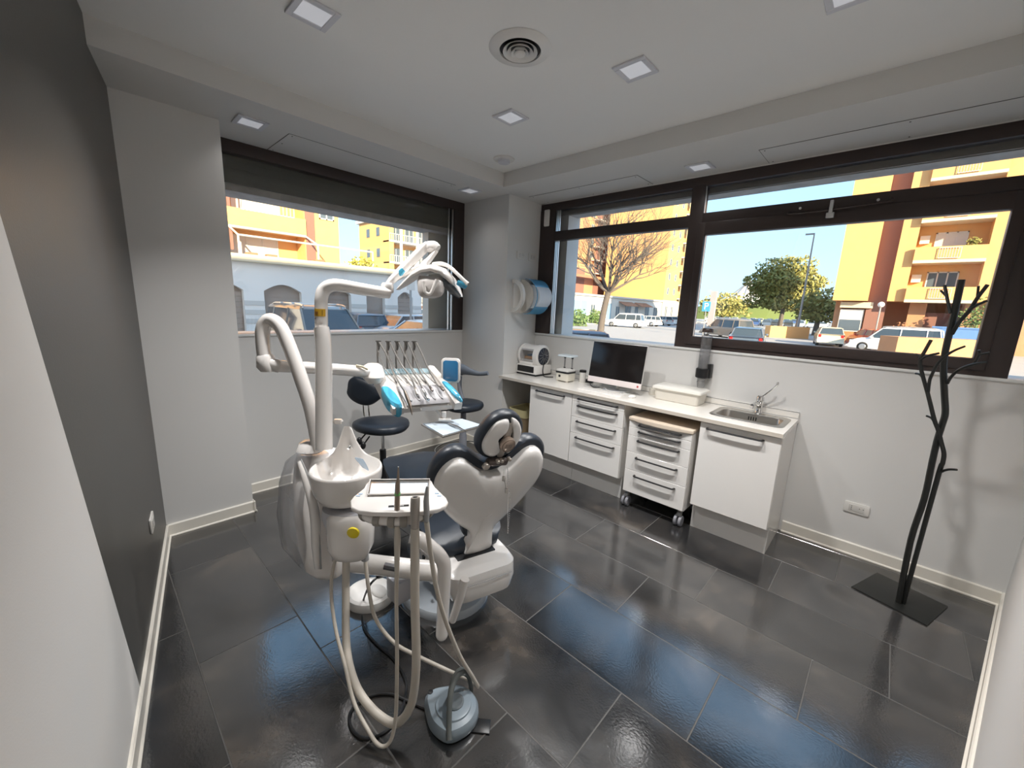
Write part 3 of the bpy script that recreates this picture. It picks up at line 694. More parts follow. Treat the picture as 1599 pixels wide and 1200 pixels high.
# ---- trees
def limb(mb, p, d, L, r, lvl, rnd, up=.25):
    n = 4; pts = [p.copy()]; q = p.copy(); dd = d.copy()
    for k in range(n):
        dd = (dd + Vector((rnd.uniform(-.16, .16), rnd.uniform(-.16, .16), rnd.uniform(-.05, .1 + up * .2)))).normalized(); q = q + dd * L / n; pts.append(q.copy())
    mb.tube(pts, [r * (1 - .55 * k / n) for k in range(n + 1)], 6 if lvl < 2 else 4, caps=False)
    if lvl >= 4: return
    kids = (5, 6, 5, 3)[lvl]
    for k in range(kids):
        i = rnd.choice([2, 3, 4]) if k else 4
        ax = dd.orthogonal().normalized(); ax.rotate(Quaternion(dd, rnd.uniform(0, 2 * PI)))
        nd = (dd * rnd.uniform(.75, 1.0) + ax * rnd.uniform(.45, .85) + Vector((0, 0, up * .5))).normalized()
        limb(mb, pts[i], nd, L * rnd.uniform(.58, .8), r * .45, lvl + 1, rnd, up)
b = gp(937, 540); d_ = 20.0; base = onp(939, 500, (0, 1, 0), 22.0); bx, by = base.x, 22.0
t = empty('bare_tree', (bx, by, GZ), 'bare winter tree with a straight grey trunk outside the narrower pane', 'tree')
topf = onp(950, 455, (0, 1, 0), 22.0)
m_ = MB(); m_.tube([(bx, by, GZ - .1), (bx + .05, by, 1.0), (topf.x, by, topf.z)], [.24, .19, .17], 12, 4); m_.build('trunk', M_BARK, t)
m_ = MB(); rnd = random.Random(11); tp = Vector((topf.x, by, topf.z - .1))
for a in range(10):
    az = 2 * PI * a / 10 + rnd.uniform(-.3, .3); el = rnd.uniform(.35, 1.25)
    limb(m_, tp, Vector((math.cos(az) * math.cos(el), math.sin(az) * math.cos(el), math.sin(el))), 2.3, .085, 1, rnd)
limb(m_, tp, Vector((0, 0, 1)), 2.4, .11, 1, rnd)
m_.build('branches', M_BARK, t, ang=0, kind='stuff')
def leafy(px, pyb, Y, r, hc, label, n=4000, seed=1, m=M_LEAF, sz=.26):
    p = onp(px, pyb, (0, 1, 0), Y); cpt = onp(px + 5, hc, (0, 1, 0), Y)
    t = empty('leafy_tree', (p.x, Y, GZ), label, 'tree')
    MB().tube([(p.x, Y, GZ), (p.x + .1, Y, cpt.z - r[2] * .3)], [.35, .2], 8).build('trunk', M_BARK, t)
    leaf_cloud('crown', (cpt.x, Y, cpt.z), r, n, sz, m, t, seed=seed, kind='stuff')
leafy(1219, 500, 72, (4.9, 4, 4.0), 448, 'broad round green tree standing over the car park', 9000, 2)
leafy(1248, 490, 88, (2.8, 2.5, 2.3), 470, 'small dark tree beside the broad round green tree', 1500, 4)
leafy(1278, 490, 62, (2.8, 2.2, 2.0), 480, 'low spreading tree between the round tree and the orange tower', 1800, 6)
leafy(1128, 490, 110, (6, 4, 3), 478, 'low hazy tree in front of the pale pavilion', 1500, 8, sz=.4)
for px, py, lab in ((902, 500, 'low green bush by the kerb left of the bare trunk'), (929, 497, 'taller green bush against the bare trunk')):
    p = gp(px, py + 9); leaf_cloud('kerb_bush', (p.x, p.y, GZ + .7), (1.3, 1.3, 1.2), 900, .16, M_LEAFG, label=lab, cat='bush', seed=px)
# ---- low brick walls of the car park
def lowwall(pa, pb, h, m, label):
    a, b = gp(*pa), gp(*pb); x = (b - a).normalized(); fr = frame(a, x, y=(0, 0, 1)); L = (b - a).length
    MB().prism([(0, 0), (L, 0), (L, h), (0, h)], fr, -1.2, 0).build('low_wall', m, loc=tuple(a), ang=0, label=label, cat='wall')
lowwall((1201, 527), (1262, 530), 1.15, M_ORANGE, 'orange brick planter wall left of the cream hatchback')
lowwall((1306, 533), (1345, 536), 1.2, M_ORANGE, 'orange brick planter wall behind the red car')
lowwall((1395, 563), (1540, 570), 1.28, M_ORANGE2, 'long brown-pink brick wall in front of the tower entrance')
lowwall((1438, 541), (1530, 545), .9, M_CREAM, 'pale low wall left of the blue skip')

# ---- cars
CARM = {}
def paint(name, c): return mat('car_' + name, c, 0.3, coat=0.8)
M_TYRE = mat('tyre', (.02, .02, .02), .8); M_CGLASS = mat('car_glass', (.05, .07, .09), .08, coat=.5); M_HUB = mat('hub_cap', (.5, .5, .5), .3, metal=.8)
def car_mesh(L=4.2, W=1.72, H=1.48, hood=.95, est=True):
    """returns bmesh builders (body, glass) along +X, origin at ground centre"""
    h0 = .22
    prof = [(-L / 2, .45), (-L / 2 + .03, .85), (-L / 2 + .12, .95), (L / 2 - hood - .12, .95), (L / 2 - .35, .82), (L / 2 - .04, .62), (L / 2, .38), (L / 2 - .06, h0), (-L / 2 + .08, h0)]
    zr = [(x, z) for x, z in prof]
    body = MB()
    ys = [(-W / 2 + .07, .985), (-W / 2, 1.0), (W / 2, 1.0), (W / 2 - .07, .985)]
    body.prism(spline2(zr, 3), frame((0, 0, 0), (1, 0, 0), y=(0, 0, 1)), -W / 2, W / 2, bev=.06)
    rear = -L / 2 + (.12 if est else .75)
    roof0, roof1 = rear + .28, L / 2 - hood - .75
    cab = MB()
    def ring(z, x0, x1, w): return [Vector((x0, -w, z)), Vector((x1, -w, z)), Vector((x1 + .05, 0, z)), Vector((x1, w, z)), Vector((x0, w, z)), Vector((x0 - .03, 0, z))]
    cab.loft([ring(.93, rear + .02, L / 2 - hood, W / 2 - .06), ring(.93 + (H - .93) * .86, roof0 - .08, roof1 + .12, W / 2 - .20)])
    roof = MB(); roof.loft([ring(.93 + (H - .93) * .84, roof0 - .12, roof1 + .14, W / 2 - .185), ring(H - .03, roof0 - .02, roof1 - .02, W / 2 - .24), ring(H, roof0 + .3, roof1 - .35, W / 2 - .36)])
    pil = MB()
    for s in (-1, 1):
        for xb, xt in ((rear + .02, roof0 - .1), (-.25, -.25), (L / 2 - hood, roof1 + .13), (rear + .7, roof0 + .45)):
            pil.tube([(xb, s * (W / 2 - .065), .92), (xt, s * (W / 2 - .20), .93 + (H - .93) * .87)], .035, 5)
    return body, cab, roof, pil
car_protos = {}
def make_car(kind, pm, loc, head, label, group=None, full=True, scale=1.0):
    key = (kind, full)
    if key not in car_protos:
        dim = dict(hatch=(3.8, 1.65, 1.46, .8, True), sedan=(4.4, 1.72, 1.42, 1.05, False), suv=(4.6, 1.85, 1.72, 1.0, True))[kind]
        b, c, r, p = car_mesh(*dim); L, W = dim[0], dim[1]
        t = empty('car', (0, 0, 0), 'x', 'car')
        b.build('body', pm, t, ang=50); c.build('windows', M_CGLASS, t, ang=30); r.build('roof', pm, t, ang=50); p.build('pillars', pm, t)
        for sx in (-L / 2 + .72, L / 2 - .78):
            for sy in (-1, 1):
                wh = MB().lathe([(.29, -.1), (.32, -.08), (.32, .08), (.29, .1)], Matrix.Translation((sx, sy * (W / 2 - .09), .32)) @ Matrix.Rotation(R(90), 4, 'X'), 16 if full else 10).build('wheel', M_TYRE, t)
                if full: MB().lathe([(.19, 0), (.17, .02 * -sy), (.03, .025 * -sy)], Matrix.Translation((sx, sy * (W / 2 + .012), .32)) @ Matrix.Rotation(R(90), 4, 'X'), 14).build('hub_cap', M_HUB, wh)
        if full:
            for sy in (-1, 1):
                MB().box(L / 2 - .22, L / 2 - .02, sy * (W / 2 - .22) - .16, sy * (W / 2 - .22) + .16, .60, .74, bev=.03).build('headlamp', mat('lamp_glass', (.8, .82, .85), .1), t)
                MB().box(-L / 2 - .01, -L / 2 + .1, sy * (W / 2 - .14) - .09, sy * (W / 2 - .14) + .09, .68, .92, bev=.02).build('tail_lamp', mat('tail_red', (.5, .02, .02), .2), t)
                MB().box(L / 2 - 1.28, L / 2 - 1.1, sy * (W / 2 + .05) - .07, sy * (W / 2 + .05) + .07, .92, 1.04, bev=.03).build('mirror', pm, t)
            MB().box(-L / 2 - .015, -L / 2 + .02, -.26, .26, .5, .61).build('number_plate', M_PALE, t, ang=0)
            if kind == 'suv':
                for sy in (-1, 1): MB().tube([(-1.7, sy * .66, 1.60), (-1.6, sy * .66, 1.74), (.5, sy * .66, 1.74), (.65, sy * .66, 1.62)], .025, 6, 3).build('roof_rail', M_ALU, t)
                MB().box(-.9, -.82, -.75, .75, 1.74, 1.78).box(.0, .08, -.75, .75, 1.74, 1.78).build('roof_bar', M_ALU, t)
        car_protos[key] = t
    else: t = copy_tree(car_protos[key])
    for ch in t.children:
        if ch.name.split('.')[0] in ('body', 'roof', 'pillars', 'mirror'):
            ch.material_slots[0].link = 'OBJECT'; ch.material_slots[0].material = pm
    t.location = loc; t.rotation_euler = (0, 0, R(head)); t['label'] = label
    if group: t['group'] = group
    elif 'group' in t: del t['group']
    return t
P_WHITE = paint('white', (.75, .75, .74)); P_SILV = paint('silver', (.45, .45, .46)); P_BLUE = paint('blue_grey', (.10, .14, .20)); P_RED = paint('red', (.50, .05, .03))
P_CRM = paint('cream', (.62, .56, .42)); P_DK = paint('dark', (.05, .055, .06)); P_BROWN = paint('grey_brown', (.22, .19, .16)); P_SKY = paint('blue', (.06, .12, .30))
def acar(px, d, *a, **k):
    p = at(px, 470, d); return p.x, p.y
x_, y_ = acar(492, 13.0); make_car('suv', P_BROWN, (x_, y_, GZ + .12), 2, 'grey-brown estate car with roof bars, close outside the left window')
x_, y_ = acar(556, 19.5); make_car('hatch', P_BLUE, (x_, y_, GZ), 178, 'small blue-grey hatchback behind the estate car with roof bars')
x_, y_ = acar(624, 19.5); make_car('hatch', P_SILV, (x_, y_, GZ), -75, 'dusty silver hatchback under the dental lamp outside the left window')
x_, y_ = acar(668, 15.0); make_car('sedan', P_WHITE, (x_, y_, GZ), -85, 'white saloon nearest the right jamb of the left window')
x_, y_ = acar(681, 24); make_car('sedan', P_SKY, (x_, y_, GZ), -70, 'blue saloon behind the white saloon outside the left window')
x_, y_ = acar(666, 38.0); make_car('hatch', P_WHITE, (x_, y_, GZ), 190, 'distant white hatchback behind the blue saloon')
t = empty('street_pole', (-16.0, 10.0, GZ), 'thin grey street pole outside the left window', 'pole'); p = onx(641, 450, -16)
MB().tube([(-16, p.y, GZ), (-16, p.y, p.z)], .05, 8).build('shaft', M_GREYP, t); MB().box(-15.99, -15.95, p.y - .2, p.y + .2, p.z - .1, p.z + .35).build('plate', M_PALE, t, ang=0)
# row in front of the shop row
for i, (px, lab) in enumerate(((976, 'white estate car first in the kerb row right of the bare trunk'), (1009, 'white car second in the kerb row right of the bare trunk'), (1030, 'white hatchback third in the kerb row right of the bare trunk'), (1043, 'pale car fourth in the kerb row, before the mullion'), (1054, 'pale car at the mullion end of the kerb row'))):
    p = gp(px, 511 - (px - 976) * .055)
    make_car(('suv', 'hatch', 'hatch', 'sedan', 'hatch')[i], (P_WHITE, P_WHITE, P_SILV, P_WHITE, P_CRM)[i], (p.x, p.y, GZ), 190 - i * 14, lab)
p = at(884, 500, 12.8); make_car('sedan', paint('navy', (.03, .05, .10)), (p.x, p.y, GZ), 215, 'dark navy saloon low at the pillar end of the wide window')
p = gp(1286, 541); make_car('hatch', P_CRM, (p.x, p.y + 2, GZ), 100, 'cream hatchback parked before the orange tower')
p = gp(1350, 545); make_car('hatch', P_RED, (p.x + .3, p.y + 1.5, GZ), 120, 'red hatchback parked before the orange tower')
p = gp(1395, 553); make_car('suv', P_WHITE, (p.x, p.y + 1.0, GZ), 172, 'white van-like car in front of the tower entrance')
p = gp(1165, 548); make_car('sedan', P_BLUE, (p.x, p.y, GZ), 100, 'dark blue saloon just outside the opening sash')
p = gp(1133, 527); make_car('suv', P_BROWN, (p.x, p.y, GZ), 150, 'brown parked car behind the dark blue saloon')
# blue skip
p = gp(1490, 551); t = empty('blue_skip', (p.x, p.y, GZ), 'blue metal skip behind the brown-pink brick wall', 'skip')
MB().prism([(-1.1, .1), (1.1, .1), (1.4, 1.8), (-1.4, 1.8)], frame((p.x, p.y, GZ), (1, 0, 0), y=(0, 0, 1)), -1.4, 0).build('body', mat('skip_blue', (.10, .22, .48), .5), t, ang=0)
MB().box(p.x - 1.45, p.x + 1.45, p.y - .05, p.y + .05, GZ + 1.75, GZ + 1.86).build('rim', mat('skip_blue', (.1, .2, .5)), t, ang=0)
# car park rows
ORD = 'first second third fourth fifth sixth seventh eighth ninth tenth eleventh twelfth thirteenth fourteenth fifteenth sixteenth seventeenth eighteenth nineteenth twentieth'.split()
rnd = random.Random(5); cols_ = [P_WHITE, P_SILV, P_BLUE, P_DK, P_SILV, P_CRM, P_SKY, P_WHITE]
for row, (py, x0, x1, step) in enumerate(((509.5, 1112, 1296, 15.5), (504.8, 1108, 1296, 12), (501.9, 1106, 1296, 10))):
    px = x0; idx = 0
    while px < x1:
        p = gp(px, py + (px - 1200) * .035)
        ci = rnd.randrange(8); idx += 1
        make_car(rnd.choice(['hatch', 'sedan']), cols_[ci], (p.x, p.y, GZ), rnd.choice([95, 275]) + rnd.uniform(-3, 3),
                 '%s car, %s from the mullion in the %s row of the car park' % (('white', 'silver', 'blue-grey', 'dark', 'silver', 'cream', 'blue', 'white')[ci], ORD[idx - 1], ('front', 'middle', 'far')[row]),
                 ('car park front row', 'car park middle row', 'car park far row')[row], full=False)
        px += step * rnd.uniform(.97, 1.2)
# ================================================================== FURNITURE ALONG THE BACK WALL
ZT = 0.88; YF = 2.93
M_TOP = mat('worktop_white', (0.80, 0.77, 0.72), 0.18, coat=.3)
M_BEIGE = mat('beige_edge', (0.62, 0.52, 0.42), 0.4)
t = empty('worktop', (-1.66, 3.2, ZT), 'long white worktop running from the corner pillar to the steel sink', 'worktop')
SX0, SX1, SY0, SY1 = -0.895, -0.425, 3.065, 3.425
m_ = MB(); m_.box(-2.925, SX0 + .03, YF, YB - .001, ZT - .028, ZT); m_.box(SX0 + .03, SX1 - .03, YF, SY0 + .03, ZT - .028, ZT); m_.box(SX0 + .03, SX1 - .03, SY1 - .03, YB - .001, ZT - .028, ZT); m_.box(SX1 - .03, -0.395, YF, YB - .001, ZT - .028, ZT)
m_.build('slab', M_TOP, t, ang=0)
MB().box(-2.925, -0.397, YB - .020, YB - .0012, ZT, ZT + .05, bev=.003).build('upstand', M_TOP, t, ang=30)
MB().box(-2.925, -0.395, YF - .0012, YF, ZT - .028, ZT - .0015).build('edge_strip', mat('edge_strip', (.60, .55, .48), .4), t, ang=0)
MB().box(-2.925, -0.397, YB - .0215, YB - .020, ZT + .0, ZT + .004).box(-2.925, -0.397, YB - .0215, YB - .020, ZT + .046, ZT + .05).build('upstand_seal', M_GREYP, t, ang=0)
def handle(par, x0, x1, y, z, name='handle'):
    mb = MB(); r_ = .0065
    mb.tube([(x0, y, z), (x0 + .004, y - .018, z), (x0 + .02, y - .028, z), ((x0 + x1) / 2, y - .030, z), (x1 - .02, y - .028, z), (x1 - .004, y - .018, z), (x1, y, z)], r_, 8, 3, flat=1.3)
    return mb.build(name, M_BLACK, par)
def carcass(t, x0, x1, y0, y1, z0, z1, m=M_LACQ, th=.018):
    mb = MB(); mb.box(x0, x0 + th, y0, y1, z0, z1); mb.box(x1 - th, x1, y0, y1, z0, z1)
    mb.box(x0 + th, x1 - th, y0, y1, z0, z0 + th); mb.box(x0 + th, x1 - th, y1 - th, y1, z0 + th, z1); mb.box(x0 + th, x1 - th, y0 + .02, y1 - th, z1 - th, z1)
    mb.build('body', m, t, ang=0)
g = 'fitted white cabinets under the worktop'
def front(par, name, x0, x1, z0, z1, y=2.95, th=.018):
    return MB().box(x0 + .0015, x1 - .0015, y, y + th, z0 + .0015, z1 - .0015, bev=.0015, seg=1).build(name, M_LACQ, par, ang=30)
t = empty('door_cabinet', (-2.25, 3.2, 0), 'white base cabinet with one tall door beside the wastebasket', 'cabinet', g)
carcass(t, -2.50, -2.003, 2.97, 3.46, .20, .850); MB().box(-2.498, -2.003, 3.03, 3.045, 0, .20).build('plinth', M_LACQ, t, ang=0)
MB().box(-2.50, -2.482, 3.0, 3.46, 0.0, .20).build('side_foot', M_LACQ, t, ang=0)
d_ = front(t, 'door', -2.50, -2.003, .205, .845); handle(d_, -2.415, -2.088, 2.95, .808)
t = empty('drawer_cabinet', (-1.75, 3.2, 0), 'white base cabinet with four drawers under the computer', 'cabinet', g)
carcass(t, -2.0, -1.488, 2.97, 3.46, .20, .850); MB().box(-2.0, -1.488, 3.03, 3.045, 0, .20).build('plinth', M_LACQ, t, ang=0)
MB().box(-1.506, -1.488, 3.04, 3.46, 0.0, .20).build('side_foot', M_LACQ, t, ang=0)
for za, zb in ((.785, .845), (.643, .785), (.493, .643), (.205, .493)):
    d_ = front(t, 'drawer', -2.0, -1.488, za, zb); handle(d_, -1.93, -1.55, 2.95, zb - (.028 if zb > .8 else .032))
t = empty('sink_cabinet', (-.65, 3.2, 0), 'white base cabinet with one wide door below the steel sink', 'cabinet', g)
carcass(t, -.876, -.417, 2.97, 3.46, .20, .70); MB().box(-.895, -.398, 3.03, 3.045, 0, .20).build('plinth', M_LACQ, t, ang=0)
for xa_, yb_ in ((-.416, YB - .022), (-.895, 3.46)): MB().prism([(2.97, .2), (3.045, .2), (3.045, 0), (yb_, 0), (yb_, .85), (2.97, .85)], frame((xa_, 0, 0), (0, 1, 0), y=(0, 0, 1)), 0, .018).build('side_panel', M_LACQ, t, ang=0)
d_ = front(t, 'door', -.895, -.398, .21, .845); handle(d_, -.845, -.50, 2.95, .808)
# mobile drawer unit on castors
t = empty('mobile_cabinet', (-1.17, 3.15, 0), 'white drawer trolley on grey castors with a beige bowed top', 'cabinet')
mx0, mx1, my = -1.42, -.928, 2.92
carcass(t, mx0, mx1, my + .02, 3.40, .135, .742)
for k in range(5):
    zs = (.690, .622, .484, .334, .140)[k]; zt_ = (.742, .690, .622, .484, .334)[k]
    d_ = front(t, 'drawer', mx0, mx1, zs, zt_, my); handle(d_, mx0 + .09, mx1 - .08, my, zt_ - (.022, .024, .030, .034, .036)[k])
bow = [(mx0 - .004, 3.41), (mx0 - .004, my - .004), (mx0 + .08, my - .022), (mx0 + .25, my - .034), (mx1 - .08, my - .022), (mx1 + .004, my - .004), (mx1 + .004, 3.41)]
MB().prism(bow, Matrix.Identity(4), .744, .772, bev=.006).build('top_board', mat('beige_top', (.68, .58, .47), .3), t, ang=30)
for x in (mx0 + .02, mx1 - .035):
    for y in (my + .05, 3.33):
        c_ = MB(); c_.lathe([(.010, -.0), (.012, .03)], Matrix.Translation((x, y, .105)), 12).box(x - .016, x + .016, y - .02, y + .02, .075, .11, bev=.006)
        c_ = c_.build('castor', M_GREYP, t)
        for s in (-1, 1): MB().lathe([(.012, -.011), (.038, -.011), (.042, -.007), (.042, .007), (.038, .011), (.012, .011)], Matrix.Translation((x + s * .017, y - .01, .042)) @ Matrix.Rotation(R(90), 4, 'Y'), 20).build('wheel', mat('castor_grey', (.22, .22, .24), .4), c_)
# sink
t = empty('sink', (-.66, 3.245, ZT), 'oblong stainless steel sink let into the right end of the worktop', 'sink')
cxs, cys = (SX0 + SX1) / 2, (SY0 + SY1) / 2; wS, hS = SX1 - SX0, SY1 - SY0
def rr_at(w_, h_, r_, z, ox=0, oy=0): return [Vector((cxs + ox + a, cys + oy + b, z)) for a, b in rrect(w_, h_, r_, 6)]
MB().loft([rr_at(wS, hS, .06, ZT), rr_at(wS, hS, .06, ZT + .003), rr_at(wS - .006, hS - .006, .057, ZT + .005), rr_at(wS - .07, hS - .10, .06, ZT + .003, 0, -.012), rr_at(wS - .078, hS - .108, .058, ZT - .006, 0, -.012), rr_at(wS - .085, hS - .115, .055, ZT - .11, 0, -.012), rr_at(wS - .13, hS - .16, .05, ZT - .13, 0, -.012), rr_at(.06, .05, .02, ZT - .134, 0, -.012)], False, True).build('basin', M_STEEL, t, norm=False)
MB().lathe([(.0001, .003), (.02, .003), (.034, .001), (.036, -.004)], Matrix.Translation((cxs, cys - .012, ZT - .132)), 20, cap=False).build('drain', M_CHROME, t)
ov = MB()
for k in range(4): ov.box(cxs - .03 + k * .016, cxs - .022 + k * .016, SY1 - .068, SY1 - .064, ZT - .05, ZT - .022, bev=.001, seg=1)
ov.build('overflow_slots', M_BLACK, t, ang=0)
t = empty('faucet', (-.645, 3.43, ZT), 'chrome lever faucet with a long slanting handle behind the sink', 'faucet')
fx_, fy_ = -.645, 3.432
MB().lathe([(.028, 0), (.028, .006), (.023, .012), (.022, .075), (.026, .08), (.026, .12), (.018, .135), (.0001, .14)], Matrix.Translation((fx_, fy_, ZT)), 20, cap=False).build('body', M_CHROME, t)
MB().tube([(fx_, fy_ - .015, ZT + .07), (fx_ - .01, fy_ - .07, ZT + .085), (fx_ - .02, fy_ - .13, ZT + .075)], [.014, .012, .011], 10, 4).lathe([(.013, -.02), (.013, 0)], Matrix.Translation((fx_ - .02, fy_ - .13, ZT + .073)), 12).build('spout', M_CHROME, t)
MB().tube([(fx_ + .01, fy_ - .01, ZT + .125), (fx_ + .06, fy_ - .03, ZT + .185), (fx_ + .095, fy_ - .04, ZT + .23), (fx_ + .10, fy_ - .042, ZT + .25)], [.006, .0055, .006, .008], 8, 4).sphere((fx_ + .10, fy_ - .042, ZT + .25), .009).build('lever', M_CHROME, t)
# wastebasket
t = empty('wastebasket', (-2.76, 3.22, 0), 'brown wastebasket lined with a pale yellow bag under the worktop end', 'wastebasket')
def sqring(cx_, cy_, w_, h_, z): return [Vector((cx_ + a, cy_ + b, z)) for a, b in rrect(w_, h_, .03, 4)]
MB().loft([sqring(-2.77, 3.22, .20, .24, .003), sqring(-2.77, 3.22, .22, .27, .30), sqring(-2.77, 3.22, .235, .30, .50), sqring(-2.77, 3.22, .225, .29, .50), sqring(-2.77, 3.22, .20, .25, .02)], True, True).build('bin', mat('kraft_brown', (.30, .22, .13), .7), t)
MB().loft([sqring(-2.77, 3.22, .238, .302, .44), sqring(-2.77, 3.22, .244, .31, .50), sqring(-2.77, 3.22, .250, .314, .525), sqring(-2.77, 3.22, .22, .286, .52), sqring(-2.77, 3.22, .20, .25, .30)], False, False).build('bag', mat('bag_yellow', (.62, .55, .30), .45, bump=(30, .6)), t)
# sterilising drum machine ------------------------------------------------
t = empty('polymerising_oven', (-2.76, 3.32, ZT), 'white bench machine with a clear front drum and round black side fan', 'machine')
dx0, dx1, dy0, dy1 = -2.915, -2.635, 3.185, 3.44
m_ = MB(); m_.box(dx0, dx1, dy0, dy1, ZT + .018, ZT + .112, bev=.008); m_.build('base', M_LACQ, t)
MB().box(dx0 + .006, dx1 - .004, dy0 + .004, dy1 + .01, ZT, ZT + .018, bev=.004).build('foot', M_BLACK, t)
MB().box(dx0 + .018, dx1 - .032, dy0 - .003, dy0 + .004, ZT + .034, ZT + .10, bev=.002, seg=1).build('front_grille', M_BLACK, t)
yc_, zc_ = (dy0 + dy1) / 2, ZT + .205
def drum(x, r_, n=28, sq=1.0): return [Vector((x, yc_ + r_ * math.cos(2 * PI * k / n), zc_ + r_ * sq * math.sin(2 * PI * k / n))) for k in range(n)]
for xa, xb in ((dx0, dx0 + .035), (dx1 - .075, dx1 - .01)):
    MB().loft([drum(xa, .110), drum(xa + .006, .120), drum(xb - .006, .120), drum(xb, .112)]).build('end_cap', M_LACQ, t)
m_ = MB(); n = 16
m_.loft([[Vector((x, yc_ + r_ * math.cos(a), zc_ + r_ * math.sin(a))) for x in (dx0 + .03, dx1 - .07)] for r_, a in [(.112, R(30 + 12 * k)) for k in range(11)]], False, False, closed=False).build('back_shell', M_LACQ, t)
MB().box(dx0 + .03, dx1 - .07, dy0 + .006, dy0 + .06, ZT + .112, ZT + .142, bev=.006).build('front_lip', M_LACQ, t)
MB().loft([[Vector((x, yc_ + .113 * math.cos(a), zc_ + .113 * math.sin(a))) for x in (dx0 + .035, dx1 - .075)] for a in [R(140 + 9 * k) for k in range(10)]], False, False, closed=False).build('clear_lid', film('smoked_lid', (.72, .72, .74), .06, 1), t)
MB().box(dx0 + .05, dx1 - .09, yc_ - .08, yc_ + .07, ZT + .150, ZT + .165).build('tray', M_GREYP, t, ang=0)
MB().box(dx0 + .06, dx1 - .10, yc_ - .07, yc_ + .05, ZT + .165, ZT + .195, bev=.006).build('orange_cloth', mat('cloth_orange', (.60, .33, .14), .8), t)
MB().box(dx0 + .08, dx1 - .10, yc_ - .05, yc_ + .05, ZT + .195, ZT + .21, bev=.006).build('blue_cloth', mat('cloth_blue', (.30, .50, .70), .8), t)
MX = Matrix.Translation((dx1 - .010, yc_, zc_)) @ Matrix.Rotation(R(90), 4, 'Y')
MB().lathe([(.0001, .010), (.02, .012), (.080, .008), (.092, .0)], MX, 32, cap=False).build('fan_cover', mat('fan_black', (.03, .035, .05), .25), t)
fb_ = MB()
for k in range(12):
    a = 2 * PI * k / 12; fb_.tube([MX @ Vector((.02 * math.cos(a), .02 * math.sin(a), .013)), MX @ Vector((.085 * math.cos(a + .3), .085 * math.sin(a + .3), .0095))], .0015, 4)
fb_.build('fan_ribs', M_GREYP, t)
t = MB().tube([(dx1 + .006, yc_ - .01, ZT + .13), (dx1 + .012, yc_ - .03, ZT + .06), (dx1 + .03, yc_ - .03, ZT + .006), (dx1 + .08, yc_ - .05, ZT + .006), (dx1 + .13, yc_ + .0, ZT + .006)], .005, 8, 5).build('power_cable', M_BLACK, label='black power cable hanging down the side of the bench machine with the drum', cat='cable', loc=(dx1 + .03, yc_, ZT))
# curing unit -----------------------------------------------------------
t = empty('sealing_device', (-2.31, 3.27, ZT), 'small cream device with a raised clear top plate on two posts', 'machine')
ex, ey = -2.315, 3.265
def er(w_, h_, z, r_=.02, oy=0): return [Vector((ex + a, ey + oy + b, z)) for a, b in rrect(w_, h_, r_, 4)]
MB().loft([er(.135, .125, ZT + .008), er(.15, .14, ZT + .012), er(.15, .14, ZT + .085)]).build('body', mat('cream_plastic', (.74, .70, .60), .35), t)
for a, b in ((-.055, -.05), (.055, -.05), (-.055, .05), (.055, .05)): MB().lathe([(.012, 0), (.012, .009)], Matrix.Translation((ex + a, ey + b, ZT)), 10).build('foot', MATS['cream_plastic'], t)
MB().loft([er(.154, .144, ZT + .085), er(.158, .148, ZT + .09), er(.156, .146, ZT + .103)]).build('dark_rim', M_BLACK, t)
MB().loft([er(.150, .14, ZT + .103), er(.146, .136, ZT + .118), er(.11, .10, ZT + .126)]).build('lid', mat('pale_plastic', (.72, .70, .66), .35), t)
MB().box(ex - .035, ex - .010, ey - .073, ey - .069, ZT + .045, ZT + .068, bev=.002, seg=1).build('switch', M_BLACK, t)
for a, b in ((-.04, .03), (.05, .03)):
    p_ = MB().lathe([(.007, .118), (.007, .245)], Matrix.Translation((ex + a, ey + b, ZT)), 12).build('post', M_GREYP, t)
    MB().lathe([(.011, .12), (.011, .135)], Matrix.Translation((ex + a, ey + b, ZT)), 12).lathe([(.011, .225), (.011, .245)], Matrix.Translation((ex + a, ey + b, ZT)), 12).build('collar', M_BLACK, p_)
MB().loft([er(.17, .13, ZT + .245, oy=.02), er(.175, .135, ZT + .25, oy=.02), er(.165, .125, ZT + .262, oy=.02)]).build('top_plate', mat('frosted_top', (.70, .78, .82), .2), t)
t = MB().lathe([(.030, 0), (.032, .01), (.032, .10), (.028, .115), (.0001, .118)], Matrix.Translation((-2.175, 3.36, ZT)), 20).build('water_bottle', mat('pale_plastic', (.7, .7, .66)), loc=(-2.175, 3.36, ZT), label='pale cylindrical canister with black lid between cream device and computer', cat='canister')
MB().lathe([(.033, .100), (.035, .104), (.033, .122), (.0001, .124)], Matrix.Translation((-2.175, 3.36, ZT)), 20).build('lid', M_BLACK, t)
# all-in-one computer -----------------------------------------------------
t = empty('computer', (-1.76, 3.25, ZT), 'slim all-in-one computer with black screen and white chin', 'computer')
tl = R(-9); MFr = Matrix.Translation((-1.755, 3.215, ZT + .055)) @ Matrix.Rotation(tl, 4, 'X')
def mbox(x0, x1, y0, y1, z0, z1, b=.004): return MB().box(x0, x1, y0, y1, z0, z1, bev=b, M=MFr)
mbox(-.265, .265, -.004, .012, 0, .378, .004).build('housing', mat('silver_housing', (.70, .68, .66), .3, metal=.3), t)
mbox(-.2655, .2655, -.006, -.003, 0.0, .052, .001).build('chin', mat('chin_pink', (.80, .72, .70), .3), t)
mbox(-.262, .262, -.0065, -.004, .052, .374, .001).build('screen', mat('screen_black', (.012, .010, .010), .18), t)
MB().sphere((.0, 0, 0), .009, M=MFr @ Matrix.Translation((.235, -.0065, .024)) @ Matrix.Scale(.25, 4, (0, 1, 0))).build('red_sticker', mat('sticker_red', (.45, .05, .05), .4), t)
